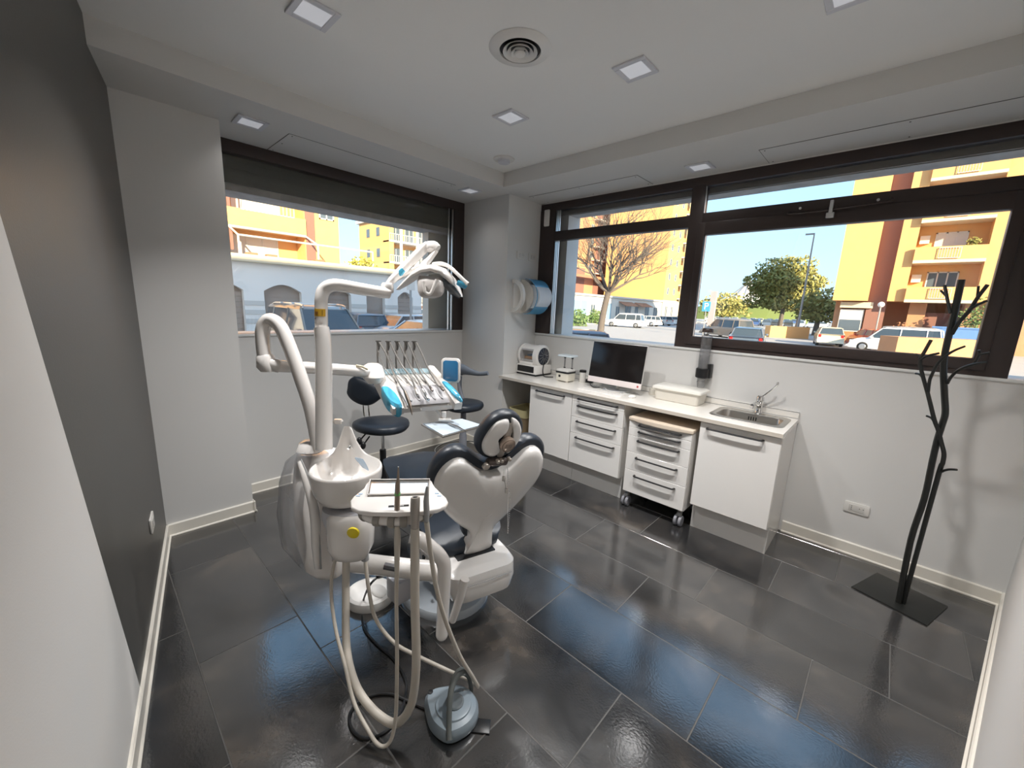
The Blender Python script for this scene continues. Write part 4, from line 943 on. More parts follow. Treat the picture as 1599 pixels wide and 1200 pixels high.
MB().tube([(-1.755, 3.25, ZT + .20), (-1.755, 3.32, ZT + .10), (-1.755, 3.30, ZT + .012)], .028, 8, 4, flat=.3).box(-1.86, -1.65, 3.20, 3.36, ZT, ZT + .008, bev=.003).build('stand', M_ALU, t)
t = empty('keyboard', (-1.79, 3.09, ZT), 'thin white keyboard lying in front of the computer', 'keyboard')
MK = Matrix.Translation((-1.80, 3.085, ZT)) @ Matrix.Rotation(R(2), 4, 'Z')
MB().box(-.21, .21, -.055, .055, 0, .006, bev=.002, M=MK).build('deck', M_LACQ, t)
for row in range(5):
    for k in range(14 if row else 8):
        if row: a = -.2 + k * .0287; bw = .025
        else: a = -.2 + k * .050; bw = .046
        MB().box(a, a + bw, -.048 + row * .02, -.032 + row * .02, .006, .0085, M=MK).build('key', M_LACQ, t, ang=0)
t = MB().sphere((-1.515, 3.12, ZT + .008), .03, .9, 1.5, .5).build('mouse', M_LACQ, loc=(-1.515, 3.12, ZT), label='white computer mouse beside the thin white keyboard', cat='mouse')
cab = MB(); cab.tube([(-2.0, 3.33, ZT + .006), (-1.95, 3.26, ZT + .006), (-1.86, 3.25, ZT + .012), (-1.78, 3.18, ZT + .006), (-1.68, 3.20, ZT + .006), (-1.60, 3.30, ZT + .006), (-1.52, 3.28, ZT + .006)], .0035, 6, 5)
cab.build('white_cable', M_LACQ, label='tangled white cable on the worktop under the computer', cat='cable', loc=(-1.8, 3.2, ZT))
cab = MB(); cab.tube([(-2.10, 3.40, ZT + .006), (-2.04, 3.30, ZT + .006), (-1.97, 3.22, ZT + .006), (-1.93, 3.21, ZT + .006), (-1.90, 3.30, ZT + .006)], .0045, 6, 5).box(-2.16, -2.08, 3.37, 3.42, ZT, ZT + .03, bev=.005)
cab.build('black_adapter', M_BLACK, label='black power adapter and lead behind the computer corner', cat='adapter', loc=(-2.1, 3.4, ZT))
MB().lathe([(.014, 0), (.033, 0), (.033, .058), (.014, .058), (.014, .001)], Matrix.Translation((-1.455, 3.39, ZT)), 28, cap=False).build('tape_roll', mat('tape_cream', (.74, .70, .62), .6), loc=(-1.455, 3.39, ZT), label='cream paper roll standing between computer and plastic box', cat='roll')
t = empty('plastic_box', (-1.19, 3.34, ZT), 'low translucent cream plastic box with a lid on the worktop', 'box')
M_TUB = mat('tub_plastic', (.78, .74, .66), .35, trans=.15)
def tub(w_, h_, z, r_=.02): return [Vector((-1.20 + a, 3.335 + b, ZT + z)) for a, b in rrect(w_, h_, r_, 4)]
MB().loft([tub(.335, .175, .0), tub(.345, .185, .004), tub(.37, .20, .095)]).build('tray', M_TUB, t)
MB().loft([tub(.395, .225, .093), tub(.40, .23, .097), tub(.395, .225, .112), tub(.36, .19, .122)]).build('lid', mat('lid_plastic', (.80, .78, .72), .3), t)
# cup dispenser
t = empty('cup_dispenser', (-1.08, 3.44, 1.0), 'clear tube cup dispenser with a black ring on the wall above the plastic box', 'dispenser')
cx_, cy_ = -1.08, 3.435
M_TUBE = film('clear_tube', (.86, .86, .88), .07, .85, .08, body=(.5, .5, .5))
MB().lathe([(.040, 1.09), (.041, 1.43)], Matrix.Translation((cx_, cy_, 0)), 28, cap=False).build('tube', M_TUBE, t)
MB().lathe([(.043, 1.455), (.043, 1.475), (.035, 1.487), (.0001, 1.49)], Matrix.Translation((cx_, cy_, 0)), 24, cap=False).build('cap', mat('brown_cap', (.06, .04, .035), .3), t)
m_ = MB()
for k in range(8): m_.lathe([(.024 + .0004 * k, .985 + k * .03), (.034, 1.05 + k * .03), (.0355, 1.052 + k * .03), (.034, 1.054 + k * .03)], Matrix.Translation((cx_, cy_, 0)), 20, cap=(k == 0))
m_.build('cup_stack', film('cup_film', (.80, .80, .80), .08, .75, .2, body=(.6, .6, .6)), t)
MB().lathe([(.046, 1.085), (.052, 1.09), (.052, 1.158), (.046, 1.162), (.041, 1.158), (.041, 1.085)], Matrix.Translation((cx_, cy_, 0)), 28, cap=False).box(cx_ + .02, cx_ + .062, cy_ + .0, YB - .001, 1.085, 1.20, bev=.004).build('ring_bracket', M_BLACK, t)
# sockets
def socket(t, fr, w_=.125, h_=.082, kind=0):
    MB().prism(rrect(w_, h_, .01, 4), fr, .0005, .009, bev=.002).build('plate', mat('socket_white', (.74, .72, .68), .35), t)
    MB().prism(rrect(w_ * .62, h_ * .62, .004, 3), fr, .008, .011, bev=.001).build('insert', mat('socket_insert', (.66, .64, .60), .35), t)
    for a in (-.27, .27):
        for b_ in ((-.012, 0, .012) if a < 0 else (-.010, .010)):
            MB().lathe([(.0028, .0), (.0028, .0008)], fr @ Matrix.Translation((a * w_ * .7 + (0 if a < 0 else b_), b_ if a < 0 else 0.004, .0107)), 8).build('pin_hole', M_BLACK, t)
t = empty('wall_socket', (.01, YB, .34), 'pale double socket low on the back wall beside the coat rack', 'socket'); socket(t, frame((.01, YB, .338), (1, 0, 0), y=(0, 0, 1)), .135, .075)
frp = frame((XP, 3.195, 2.115), (0, 1, 0), y=(0, 0, 1))
t = empty('wall_socket', (XP, 3.195, 2.115), 'white switch plate on the pillar, nearer the pillar edge', 'socket'); socket(t, frp)
frp = frame((XP, 3.375, 2.115), (0, 1, 0), y=(0, 0, 1))
t = empty('wall_socket', (XP, 3.375, 2.115), 'white switch plate on the pillar, nearer the window jamb', 'socket'); socket(t, frp)
pd = DO + DX * .60 + Vector((0, 0, .395))
t = empty('wall_socket', tuple(pd), 'white socket plate low on the dark wall near the column', 'socket'); socket(t, frame(pd, -DX, y=(0, 0, 1)), .12, .085)
# paper towel holder on the pillar
t = empty('paper_dispenser', (XP, 3.2, 1.70), 'wall paper dispenser with white curved arms and a clear blue cover', 'dispenser')
MB().prism(rrect(.30, .34, .03), frame((XP, 3.24, 1.70), (0, 1, 0), y=(0, 0, 1)), .0005, .02, bev=.004).build('back_plate', M_LACQ, t)
def darm(y0_, y1_, r0, r1, name, m, a0=-90, a1=90, n=20, cx0=.03):
    mb = MB(); rings = []
    for k in range(n + 1):
        a = R(a0 + (a1 - a0) * k / n); rings.append([Vector((XP + cx0 + r_ * math.cos(a), yy, 1.70 + r_ * 1.05 * math.sin(a))) for r_, yy in ((r0, y0_), (r1, y0_), (r1, y1_), (r0, y1_))])
    mb.loft(rings); return mb.build(name, m, t)
M_ARMW = mat('arm_white', (.72, .68, .62), .35)
darm(3.05, 3.085, .125, .16, 'arm', M_ARMW); darm(3.19, 3.20, .02, .155, 'side_disc', M_ARMW)
darm(3.185, 3.205, .14, .165, 'arm', M_ARMW)
M_BLUEC = film('blue_cover', (.30, .70, .96), .10, .45, .05, body=(.20, .58, .90))
darm(3.205, 3.425, .170, .174, 'blue_cover', M_BLUEC, cx0=.07); darm(3.42, 3.425, .0, .172, 'cover_end', M_BLUEC, cx0=.07)
MB().lathe([(.03, 0), (.12, 0), (.12, .2), (.03, .2)], Matrix.Translation((XP + .15, 3.215, 1.70)) @ Matrix.Rotation(R(-90), 4, 'X'), 28, cap=False).build('paper_roll', mat('paper_blue_white', (.72, .78, .84), .8), t)
# coat rack
bpx = [(1401, 950), (1422, 845), (1443, 780), (1455, 725), (1463, 690), (1471, 664), (1476, 646), (1475, 620), (1473.5, 590), (1474, 562), (1481, 527), (1489, 495), (1501.5, 437)]
t = empty('coat_rack', (.275, 3.12, 0), 'black metal coat rack shaped like a bare branching tree', 'coat rack')
MB().prism([(.063, 3.034), (.384, 2.931), (.481, 3.234), (.172, 3.34)], Matrix.Identity(4), 0, .008, bev=.0015).build('base_plate', M_BLKMET, t, ang=30)
def rk(pts, r_, y0_, y1_, name):
    n = len(pts) - 1; P = [ony(px, py, y0_ + (y1_ - y0_) * k / n) for k, (px, py) in enumerate(pts)]
    if pts[0][1] > 940: P[0].z = .006
    MB().tube(P, r_, 8, 4).build(name, M_BLKMET, t)
rk(bpx, [.014] * 10 + [.0145] * 3, 3.06, 3.10, 'trunk')
rk([(1408, 951), (1430, 870), (1466, 740), (1471.5, 725), (1474, 709), (1470, 692), (1465, 672), (1459, 656), (1449, 616), (1439, 580), (1437.5, 562), (1445, 547), (1454, 531)], [.011, .011, .011, .010, .010, .010, .010, .010, .0095, .009, .009, .008, .008], 3.07, 3.03, 'trunk')
for pts, r_, a, b in (([(1486, 522), (1498, 503), (1514, 485), (1526, 466), (1542, 445)], [.010, .009, .009, .008, .008], 3.09, 3.0),
    ([(1514, 484), (1525, 477), (1541, 470)], .006, 3.04, 2.99), ([(1526, 464), (1527, 456), (1528, 447)], .005, 3.03, 3.01),
    ([(1484, 489), (1479, 466), (1475, 446)], .007, 3.09, 3.14), ([(1479, 464), (1469, 454)], .005, 3.12, 3.15),
    ([(1479, 599), (1486, 588), (1499, 577), (1521, 569), (1541, 566)], [.008, .007, .007, .006, .005], 3.08, 2.98),
    ([(1521, 568), (1529, 554), (1528.5, 547)], .006, 3.03, 3.02), ([(1529, 554), (1546, 551)], .005, 3.02, 3.0),
    ([(1438, 562), (1448, 556), (1466, 552)], .006, 3.03, 2.97), ([(1437, 560), (1435, 556), (1431, 553.6)], .0045, 3.03, 3.06),
    ([(1440, 589), (1436, 585), (1430, 583.6)], .0055, 3.04, 3.08), ([(1449, 612), (1451, 598), (1454, 588), (1466, 566), (1486, 550), (1507, 541)], [.008, .007, .007, .0065, .006, .005], 3.04, 2.93),
    ([(1458, 658), (1454, 653), (1447, 650)], .0055, 3.05, 3.09), ([(1471, 737), (1475, 735), (1483, 733.5), (1494, 734)], .006, 3.06, 2.99)):
    rk(pts, r_, a, b, 'branch')
# ================================================================== DENTAL UNIT
HX = Vector((0.7261, 0.6876, 0)); HY = Vector((-0.6876, 0.7261, 0)); UZ = Vector((0, 0, 1))
def ring_px(px, py, hw, d, ratio=1.0, n=28, e=2.4, dx=0, back=0.0):
    """horizontal superellipse ring seen at pixel px,py with half-width hw pixels at depth d"""
    r = hw * d / F_PX; c = at(px, py, d) + HY * back; P = []
    for k in range(n):
        a = 2 * PI * k / n; ca, sa = math.cos(a), math.sin(a)
        u = math.copysign(abs(ca) ** (2 / e), ca); v = math.copysign(abs(sa) ** (2 / e), sa)
        P.append(c + HX * (u * r) + HY * (v * r * ratio))
    return P
def pxpath(pts, ds):
    n = len(pts) - 1
    if not hasattr(ds, '__len__'): ds = [ds] * (n + 1)
    if len(ds) == 2 and n > 1: ds = [ds[0] + (ds[1] - ds[0]) * k / n for k in range(n + 1)]
    return [at(a, b, d) for (a, b), d in zip(pts, ds)]
M_UNIT = mat('unit_enamel', (0.74, 0.71, 0.68), 0.2, coat=.5)
M_SHELL = mat('chair_shell', (0.78, 0.76, 0.735), 0.18, coat=.5)
M_YEL = mat('sticker_yellow', (0.75, 0.60, 0.02), .4); M_AMB = mat('sticker_amber', (0.62, 0.36, 0.03), .4)

# ---- patient chair ------------------------------------------------------
H0 = Vector((-1.42, 1.25, 0.33)); SV = Vector((.276, .961, 0)).normalized(); AV = Vector((.961, -.276, 0)).normalized(); FV = -AV
UV_ = (UZ * math.cos(.32) + AV * math.sin(.32)).normalized()
frB = frame(H0, SV, y=UV_)                                  # z axis: out of the rear of the backrest
t = empty('dental_chair', (-1.62, 1.28, 0), 'dental patient chair with white shell backrest and navy upholstery', 'dental chair')
bc = Vector((-1.66, 1.27, 0))
MB().loft([[bc + AV * (.30 * math.cos(a) * k) + SV * (.25 * math.sin(a) * k) + UZ * z for a in [2 * PI * j / 40 for j in range(40)]] for k, z in ((1.0, 0), (1.0, .028), (.97, .042), (.86, .052), (.5, .056))]).build('base_plate', mat('base_grey', (.42, .46, .50), .22, coat=.4), t)
def crect(u0, u1, v0, v1, z, r_=.05, c=H0, n=4):
    return [Vector((c.x, c.y, 0)) + FV * ((u0 + u1) / 2 + a) + SV * ((v0 + v1) / 2 + b) + UZ * z for a, b in rrect(u1 - u0, v1 - v0, r_, n)]
M_BODYG = mat('bellows_grey', (.22, .23, .26), .5)
MB().loft([crect(.10, .42, -.13, .13, .05), crect(.08, .46, -.14, .14, .2), crect(.10, .55, -.15, .15, .37)]).build('lift_column', M_BODYG, t)
# seat skirt (rear shell under the hinge)
MB().loft([crect(-.14, .34, -.13, .15, .175, .07), crect(-.185, .38, -.155, .175, .20, .07), crect(-.20, .42, -.17, .185, .27, .07), crect(-.185, .42, -.175, .185, .335, .06), crect(-.15, .40, -.165, .175, .352, .05)]).build('seat_skirt', M_SHELL, t)
sk = MB()
for v_ in (-.172, .183): pass
sk.tube([Vector((H0.x, H0.y, 0)) + FV * a + SV * b + UZ * z for a, b, z in ((-.20, -.12, .300), (-.207, .0, .302), (-.20, .14, .300))], .0022, 5)
sk.build('seam', M_GREYP, t)
MB().lathe([(.0001, .03), (.10, .028), (.125, .016), (.13, 0)], frame(Vector((H0.x, H0.y, .25)) + FV * .16 - SV * .17, FV, y=UZ) @ (Matrix.Rotation(0, 4, 'X')), 36, cap=False).build('side_cover', M_SHELL, t)
MB().box(-.006, .014, -.01, .01, 0, .01, M=frame(Vector((H0.x, H0.y, .30)) + FV * .10 - SV * .215, FV, y=UZ)).build('release_button', M_BLACK, t, ang=0)
# seat and legrest upholstery
def strip(profile, m, name, n=12):
    """profile: list of (forward, half width, z top, thickness, side roll)"""
    mb = MB(); rings = []
    for f, hw, z, th, cr in profile:
        ring = []
        for k in range(n + 1):
            s = -1 + 2 * k / n; ring.append((s * hw, z + cr * (abs(s) ** 2.4)))
        top = [(v, zz) for v, zz in ring]; bot = [(v * .93, min(zz, z) - th) for v, zz in ring][::-1]
        rings.append([Vector((H0.x, H0.y, 0)) + FV * f + SV * (v + .01) + UZ * zz for v, zz in top + bot])
    mb.loft(rings); return mb.build(name, m, t, ang=60)
strip([(-.03, .10, .375, .02, 0), (-.02, .15, .395, .04, .0), (.02, .185, .415, .06, .0), (.10, .215, .43, .075, .008), (.2, .24, .445, .09, .012), (.42, .25, .465, .09, .012), (.55, .25, .49, .09, .01)], M_NAVY, 'seat')
strip([(.55, .25, .492, .09, .01), (.68, .25, .505, .085, .01), (.82, .24, .50, .08, .008), (1.0, .215, .485, .07, .004), (1.10, .19, .472, .06, 0), (1.17, .13, .46, .04, 0), (1.185, .08, .452, .02, 0)], M_NAVY, 'legrest')
strip([(.05, .16, .345, .05, 0), (.5, .17, .39, .05, 0), (.9, .14, .41, .04, 0), (1.05, .08, .41, .02, 0)], M_SHELL, 'under_shell')
# backrest
u0 = .030
hs = [(.072, .00), (.060, .07), (.057, .13), (.075, .19), (.13, .245), (.195, .325), (.25, .41), (.277, .485), (.276, .555), (.250, .612), (.205, .645), (.158, .638), (.112, .598), (.06, .555), (.0, .538)]
outl = [(u0 + a, b) for a, b in hs] + [(u0 - a, b) for a, b in hs[::-1][1:]]
outl_s = spline2(outl, 3)
def inset(o, k, dv=0):
    cu = sum(p[0] for p in o) / len(o); cv = sum(p[1] for p in o) / len(o)
    return [(cu + (u - cu) * k, cv + (v - cv) * k + dv) for u, v in o]
mb = MB(); rings = []
for k, h in ((.985, -.03), (1.0, -.02), (1.0, .0), (.985, .016), (.955, .028), (.86, .036), (.6, .044), (.25, .047)):
    rings.append([frB @ Vector((u, v, h + (.012 * max(0, 1 - abs(u - u0) / .10)) * (1 if h > .02 else 0))) for u, v in inset(outl_s, k)])
mb.loft(rings).build('backrest_shell', M_SHELL, t, ang=60)
hc = [(.06, .10), (.10, .20), (.175, .28), (.25, .39), (.292, .48), (.300, .57), (.272, .645), (.215, .683), (.155, .678), (.105, .640), (.055, .598), (.0, .582)]
oc = [(u0 + a, b) for a, b in hc] + [(u0 - a, b) for a, b in hc[::-1][1:]]; oc = spline2(oc, 3)
mb = MB(); mb.loft([[frB @ Vector((u, v, h)) for u, v in inset(oc, k)] for k, h in ((.95, -.012), (.99, -.022), (1.0, -.04), (.99, -.062), (.95, -.078), (.8, -.088), (.4, -.08))])
mb.build('backrest_cushion', M_NAVY, t, ang=60)
MB().box(-.075 + u0, .075 + u0, -.05, .02, -.025, .035, bev=.012, M=frB).build('hinge_bracket', M_SHELL, t)
MB().box(-.095, .115, -.012, .006, -.05, .075, bev=.004, M=frame(Vector((H0.x, H0.y, .352)) - FV * .0, SV, y=UZ)).build('hinge_slot', M_BLACK, t)
# headrest
frH = frB @ Matrix.Translation((u0 + .012, .725, -.015)) @ Matrix.Rotation(R(-8), 4, 'Z')
ho = [(.0, -.118), (.05, -.112), (.088, -.075), (.108, -.01), (.10, .055), (.065, .105), (.01, .125), (-.05, .108), (-.092, .06), (-.112, -.01), (-.10, -.07), (-.055, -.108)]
ho = spline2(ho, 4)
mb = MB(); mb.loft([[frH @ Vector((u, v, h)) for u, v in inset(ho, k)] for k, h in ((.9, .010), (.98, .004), (1.0, -.012), (.99, -.035), (.93, -.052), (.6, -.062))]); mb.build('headrest_cushion', M_NAVY, t, ang=60)
lo_ = spline2([(-.012, .100), (-.060, .082), (-.088, .02), (-.092, -.035), (-.065, -.082), (-.022, -.098), (.008, -.08), (-.005, -.045), (-.024, -.01), (-.018, .02), (.008, .05), (.004, .085)], 4)
mb = MB(); mb.loft([[frH @ Vector((u, v, h)) for u, v in inset(lo_, k)] for k, h in ((1.0, .0), (1.0, .014), (.95, .024), (.8, .029), (.3, .031))]); mb.build('headrest_shell', M_SHELL, t, ang=60)
ro_ = spline2([(.012, .108), (.055, .088), (.085, .045), (.093, -.01), (.078, -.06), (.055, -.085), (.05, -.05), (.052, .0), (.036, .05), (.02, .075)], 4)
mb = MB(); mb.loft([[frH @ Vector((u, v, h)) for u, v in inset(ro_, k)] for k, h in ((1.0, .0), (1.0, .014), (.95, .022), (.7, .026))]); mb.build('headrest_shell', M_SHELL, t, ang=60)
MB().prism(rrect(.034, .19, .014, 3), frH @ Matrix.Translation((.022, -.01, 0)), .012, .020, bev=.002).build('headrest_bar', mat('pale_bronze', (.52, .47, .42), .3, metal=.5), t)
bd = MB().lathe([(.034, .016), (.038, .030), (.036, .042), (.033, .0445), (.0001, .045)], frH @ Matrix.Translation((.026, -.022, 0)), 32, cap=False).build('hinge_disc', mat('copper_disc', (.55, .44, .36), .35, metal=.6), t)
ms_ = MB(); ms_.lathe([(.031, .0452), (.033, .0452), (.033, .047), (.031, .047)], frH @ Matrix.Translation((.026, -.022, 0)), 32, cap=False)
for a in (-.014, -.007, 0, .007, .014): ms_.box(a + .0245, a + .0265, -.034 + .0, -.014, .045, .046, M=frH)
ms_.build('disc_mark', M_BRONZE, bd)
MB().box(-.045, .06, -.135, -.105, .01, .045, bev=.008, M=frH).build('headrest_clamp', mat('dark_bronze', (.12, .095, .085), .35, metal=.5), t)
for a, b, c_, rr_ in ((-.05, -.135, .045, .017), (.0, -.108, .048, .010), (.02, -.105, .048, .009), (.062, -.10, .045, .009)):
    MB().lathe([(rr_, -.014), (rr_, .0), (rr_ * .8, .004), (.0001, .005)], frH @ Matrix.Translation((a, b, c_)), 16, cap=False).build('knob', mat('pale_bronze', (.5, .45, .4)), t)
# bib chain hanging from the headrest clamp
p0 = frH @ Vector((-.04, -.14, .055)); ch = MB()
def chain(pts, nm, lab):
    P, _ = catmull(pts, [0] * len(pts), 30); mbx = MB()
    acc = 0; last = P[0]
    for p in P:
        if (p - last).length > .0075: mbx.sphere(p, .0024, u=6, v=4); last = p
    return mbx
c1 = chain(pxpath([(792, 729), (794, 745), (796, 790), (793, 833)], [1.80, 1.77, 1.74, 1.72]), 'c', '')
c1.tube(pxpath([(792, 729), (793, 760), (793, 833)], [1.80, 1.76, 1.72]), .0009, 5)
tc_ = c1.build('bib_chain', M_CHROME, label='thin silver bib chain hanging from the headrest clamp', cat='chain', loc=tuple(at(792, 729, 1.8)), ang=0)
MB().tube(pxpath([(787, 733), (786, 745), (789, 755), (791, 766)], [1.79, 1.78, 1.77, 1.76]), .0016, 6, 3).build('clip_cord', M_CHROME, tc_)
for pp in ((786.5, 748), (791, 767)): MB().box(-.007, .007, -.004, .004, -.012, .012, bev=.002, M=Matrix.Translation(at(pp[0], pp[1], 1.765))).build('clip', M_STEEL, tc_)
# ---- white bent arm tube under the tray and its strut
MB().tube(pxpath([(640, 838), (655, 842), (672, 855), (686, 868), (693, 882), (694, 905), (692, 950), (690, 990)], [1.62, 1.63, 1.66, 1.68, 1.70, 1.71, 1.72, 1.72]), [.026, .029, .030, .030, .030, .0275, .0265, .026], 16, 5).sphere(at(690, 991, 1.72), .0262).build('bent_armrest', M_UNIT, t)
MB().tube(pxpath([(726, 905), (718, 935), (707, 968)], [1.83, 1.84, 1.86]), [.022, .020, .018], 12, 3).sphere(at(707, 968, 1.86), .018).build('armrest_strut', M_UNIT, t)
# ---- water unit column --------------------------------------------------
t = empty('cuspidor_unit', tuple(at(518, 893, 1.85)), 'white cuspidor column with a round spittoon bowl and tall back fin', 'cuspidor')
D = 1.87
mb = MB(); mb.loft([ring_px(515, 897, 14, D, .8), ring_px(514, 893, 22, D, .9), ring_px(509, 880, 29, D, .95), ring_px(504, 850, 33, D + .02, .95), ring_px(501, 800, 36, D + .04, .95), ring_px(500, 750, 37, D + .07, .9), ring_px(500, 716, 35, D + .10, .85), ring_px(500, 708, 32, D + .11, .85), ring_px(500, 706, 24, D + .11, .8)])
mb.build('column', M_UNIT, t, ang=50)
MB().tube(pxpath([(470, 718), (483, 750), (494, 800), (499, 850), (501, 889)], [1.80, 1.76, 1.74, 1.74, 1.75]), .004, 6, 4).build('seam', M_GREYP, t)
MB().tube(pxpath([(468, 722), (480, 755), (491, 800), (494, 850), (496, 888)], [1.80, 1.765, 1.745, 1.745, 1.755]), [.012, .018, .020, .020, .012], 10, 4).build('edge_moulding', M_UNIT, t)
# arm housing at the top left
mb = MB(); mb.loft([ring_px(488, 704, 16, 1.92, 1.2), ring_px(488, 700, 21, 1.92, 1.2), ring_px(490, 690, 20, 1.92, 1.1), ring_px(492, 686, 14, 1.92, 1.0)]); mb.build('pole_collar', M_UNIT, t)
bcn = at(541, 733, 1.76); RB = .148; thb = R(108)
def bring(rr, z, fin, lip=0.0, n=56):
    P = []
    for k in range(n):
        a = 2 * PI * k / n; d = (a - thb + PI) % (2 * PI) - PI
        g = fin * min(1.0, 1.5 * math.exp(-(d / .30) ** 2))
        r2 = rr * (1 + .10 * math.exp(-(d / .7) ** 2)) - g * .30
        aa = a - d * min(.18, g * 1.4)
        P.append(bcn + HX * (r2 * math.cos(aa)) + HY * (r2 * math.sin(aa)) + UZ * (z + g))
    return P
mb = MB(); mb.loft([bring(.095, -.135, 0), bring(.118, -.125, 0), bring(.136, -.09, 0), bring(.147, -.04, .06), bring(.150, .0, .135), bring(.147, .010, .150), bring(.142, .012, .150), bring(.137, .006, .140), bring(.126, -.03, .075), bring(.105, -.060, .02), bring(.06, -.075, 0), bring(.02, -.082, 0)], True, True)
mb.build('bowl', M_UNIT, t, ang=60)
MB().lathe([(.0001, .004), (.018, .004), (.022, 0)], Matrix.Translation(bcn + UZ * -.081), 18, cap=False).build('drain_cover', M_CHROME, t)
fp = bcn + HY * .125 - HX * .02
MB().tube([fp + UZ * .04, fp + UZ * .07 - HY * .02, fp + UZ * .065 - HY * .05], .006, 8, 4).build('water_spout', M_CHROME, t)
MB().loft([ring_px(528, 662, 6, 1.92, .5, 20), ring_px(528, 658, 8, 1.92, .5, 20), ring_px(528, 655, 6, 1.92, .5, 20)]).build('fin_tip', M_UNIT, t)
# folded film in the bowl
MB().tube([bcn + HX * .0 + UZ * .012 + HY * .10, bcn + HX * .05 + UZ * .004 + HY * .06, bcn + HX * .09 + HY * .02 - UZ * .01], [.004, .022, .003], 8, 3, flat=.25).build('film_scrap', film('pale_film', (.8, .9, .98), .15, .5, .2, body=(.6, .75, .9)), t)
mb = MB(); mb.loft([ring_px(548, 788, 40, 1.76, .9), ring_px(549, 800, 42, 1.76, .9), ring_px(548, 812, 38, 1.76, .9)]); mb.build('neck_band', mat('band_grey', (.50, .50, .53), .3), t)
mb = MB(); mb.loft([ring_px(547, 872, 14, 1.70, .6), ring_px(547, 867, 27, 1.70, .7), ring_px(548, 850, 34, 1.70, .8), ring_px(548, 826, 35, 1.70, .8), ring_px(547, 806, 34, 1.70, .8), ring_px(545, 798, 28, 1.71, .8)]); mb.build('filter_housing', M_UNIT, t, ang=50)
frS = frame(at(551, 834, 1.70 - .087), HX, y=UZ); frS2 = frS
MB().lathe([(.024, -.008), (.024, .0), (.022, .0015), (.0001, .002)], frame(at(551, 833.5, 1.612), HX, y=(UZ + FWD * -.12)), 28, cap=False).build('yellow_sticker', M_YEL, t)
for px_ in (524, 541, 570): MB().lathe([(.016, -.02), (.014, .02)], Matrix.Translation(at(px_, 868, 1.70)), 14).build('hose_port', M_GREYP, t)
# clear protective film over the left flank
mb = MB()
mb.loft([ring_px(474, 704, 6, 1.86, 1.6, 20), ring_px(467, 716, 15, 1.86, 1.7, 20), ring_px(462, 745, 18, 1.86, 1.7, 20), ring_px(461, 790, 20, 1.86, 1.7, 20), ring_px(470, 840, 22, 1.86, 1.5, 20), ring_px(484, 880, 12, 1.86, 1.3, 20)], False, False)
mb.build('film_cover', M_CLEARF, t, ang=60)
# column arm to the chair
ar = MB(); ar.tube(pxpath([(548, 878), (600, 884), (650, 890), (690, 893)], [1.88, 1.90, 1.93, 1.95]), [.045, .045, .047, .05], 18, 3); ar.build('link_arm', M_UNIT, t)
MB().tube(pxpath([(600, 884), (620, 888)], [1.86, 1.865]), .016, 8).build('label_plate', mat('dark_label', (.10, .10, .11), .4), t)
MB().box(-.05, .05, -.05, .05, -.10, .02, bev=.01, M=Matrix.Translation(at(625, 905, 1.98))).build('link_box', mat('band_grey', (.5, .5, .53)), t)
# ---- light pole -------------------------------------------------------------
t = empty('dental_lamp', tuple(at(505, 700, 1.82)), 'dental operating lamp on a tall white pole with a bent arm', 'dental lamp')
MB().tube(pxpath([(506, 702), (506, 620), (505, 540), (502, 512)], [1.80, 1.81, 1.82, 1.82]), [.036, .036, .0355, .033], 20, 3).build('lower_pole', M_UNIT, t)
MB().tube(pxpath([(502, 515), (501.5, 480), (502, 466), (506, 454), (515, 447), (530, 446), (560, 451), (590, 456), (607, 458)], [1.82, 1.82, 1.82, 1.825, 1.83, 1.85, 1.90, 1.96, 2.0]), [.028, .028, .028, .029, .029, .029, .0285, .028, .027], 18, 5).build('upper_pole', M_UNIT, t)
stk = MB(); 
def cyl_patch(px, py0, py1, a0, a1, rr, name, m):
    P0, P1 = at(px, py0, 1.82), at(px, py1, 1.82); mbx = MB()
    rs = [[P + HX * (q * math.sin(a)) - HY * (q * math.cos(a)) for q, a in ([(rr, R(a0 + (a1 - a0) * k / 8)) for k in range(9)] + [(rr - .001, R(a1 - (a1 - a0) * k / 8)) for k in range(9)])] for P in (P0, P1)]
    return mbx.loft(rs).build(name, m, t, ang=30)
cyl_patch(501.7, 482.5, 494, -50, 62, .0292, 'amber_label', M_AMB)
cyl_patch(501.7, 484.5, 492.5, 30, 34, .0296, 'label_line', M_BLACK); cyl_patch(501.7, 486.5, 491, -35, -2, .0296, 'label_print', mat('label_brown', (.28, .12, .02), .5))
cyl_patch(501.7, 496, 504, 0, 40, .0290, 'white_label', mat('label_white', (.66, .62, .58), .5)); cyl_patch(501.7, 497, 499, -38, -28, .0292, 'dot', M_BLACK)
MB().lathe([(.026, -.022), (.030, -.015), (.030, .018), (.024, .028), (.0001, .03)], Matrix.Translation(at(605, 451, 2.0)), 18, cap=False).build('swivel_joint', M_UNIT, t)
def boxarm(pts, ds, hw, hh, name, m, par):
    P = pxpath(pts, ds); rings = []
    for i, p in enumerate(P):
        T = (P[min(i + 1, len(P) - 1)] - P[max(i - 1, 0)]).normalized(); sd_ = T.cross(UZ).normalized(); up_ = sd_.cross(T).normalized()
        w1 = hw[i] if hasattr(hw, '__len__') else hw; h1 = hh[i] if hasattr(hh, '__len__') else hh
        rings.append([p + sd_ * a * w1 * 2 + up_ * b * h1 * 2 for a, b in rrect(1, 1, .25, 3)])
    return MB().loft(rings).build(name, m, par, ang=50)
boxarm([(604, 447), (612, 438), (622, 428), (640, 410), (660, 390), (668, 383)], [2.0, 2.01, 2.03, 2.07, 2.11, 2.12], [.016, .02, .022, .024, .024, .020], [.012, .016, .019, .022, .023, .022], 'spring_arm', M_UNIT, t)
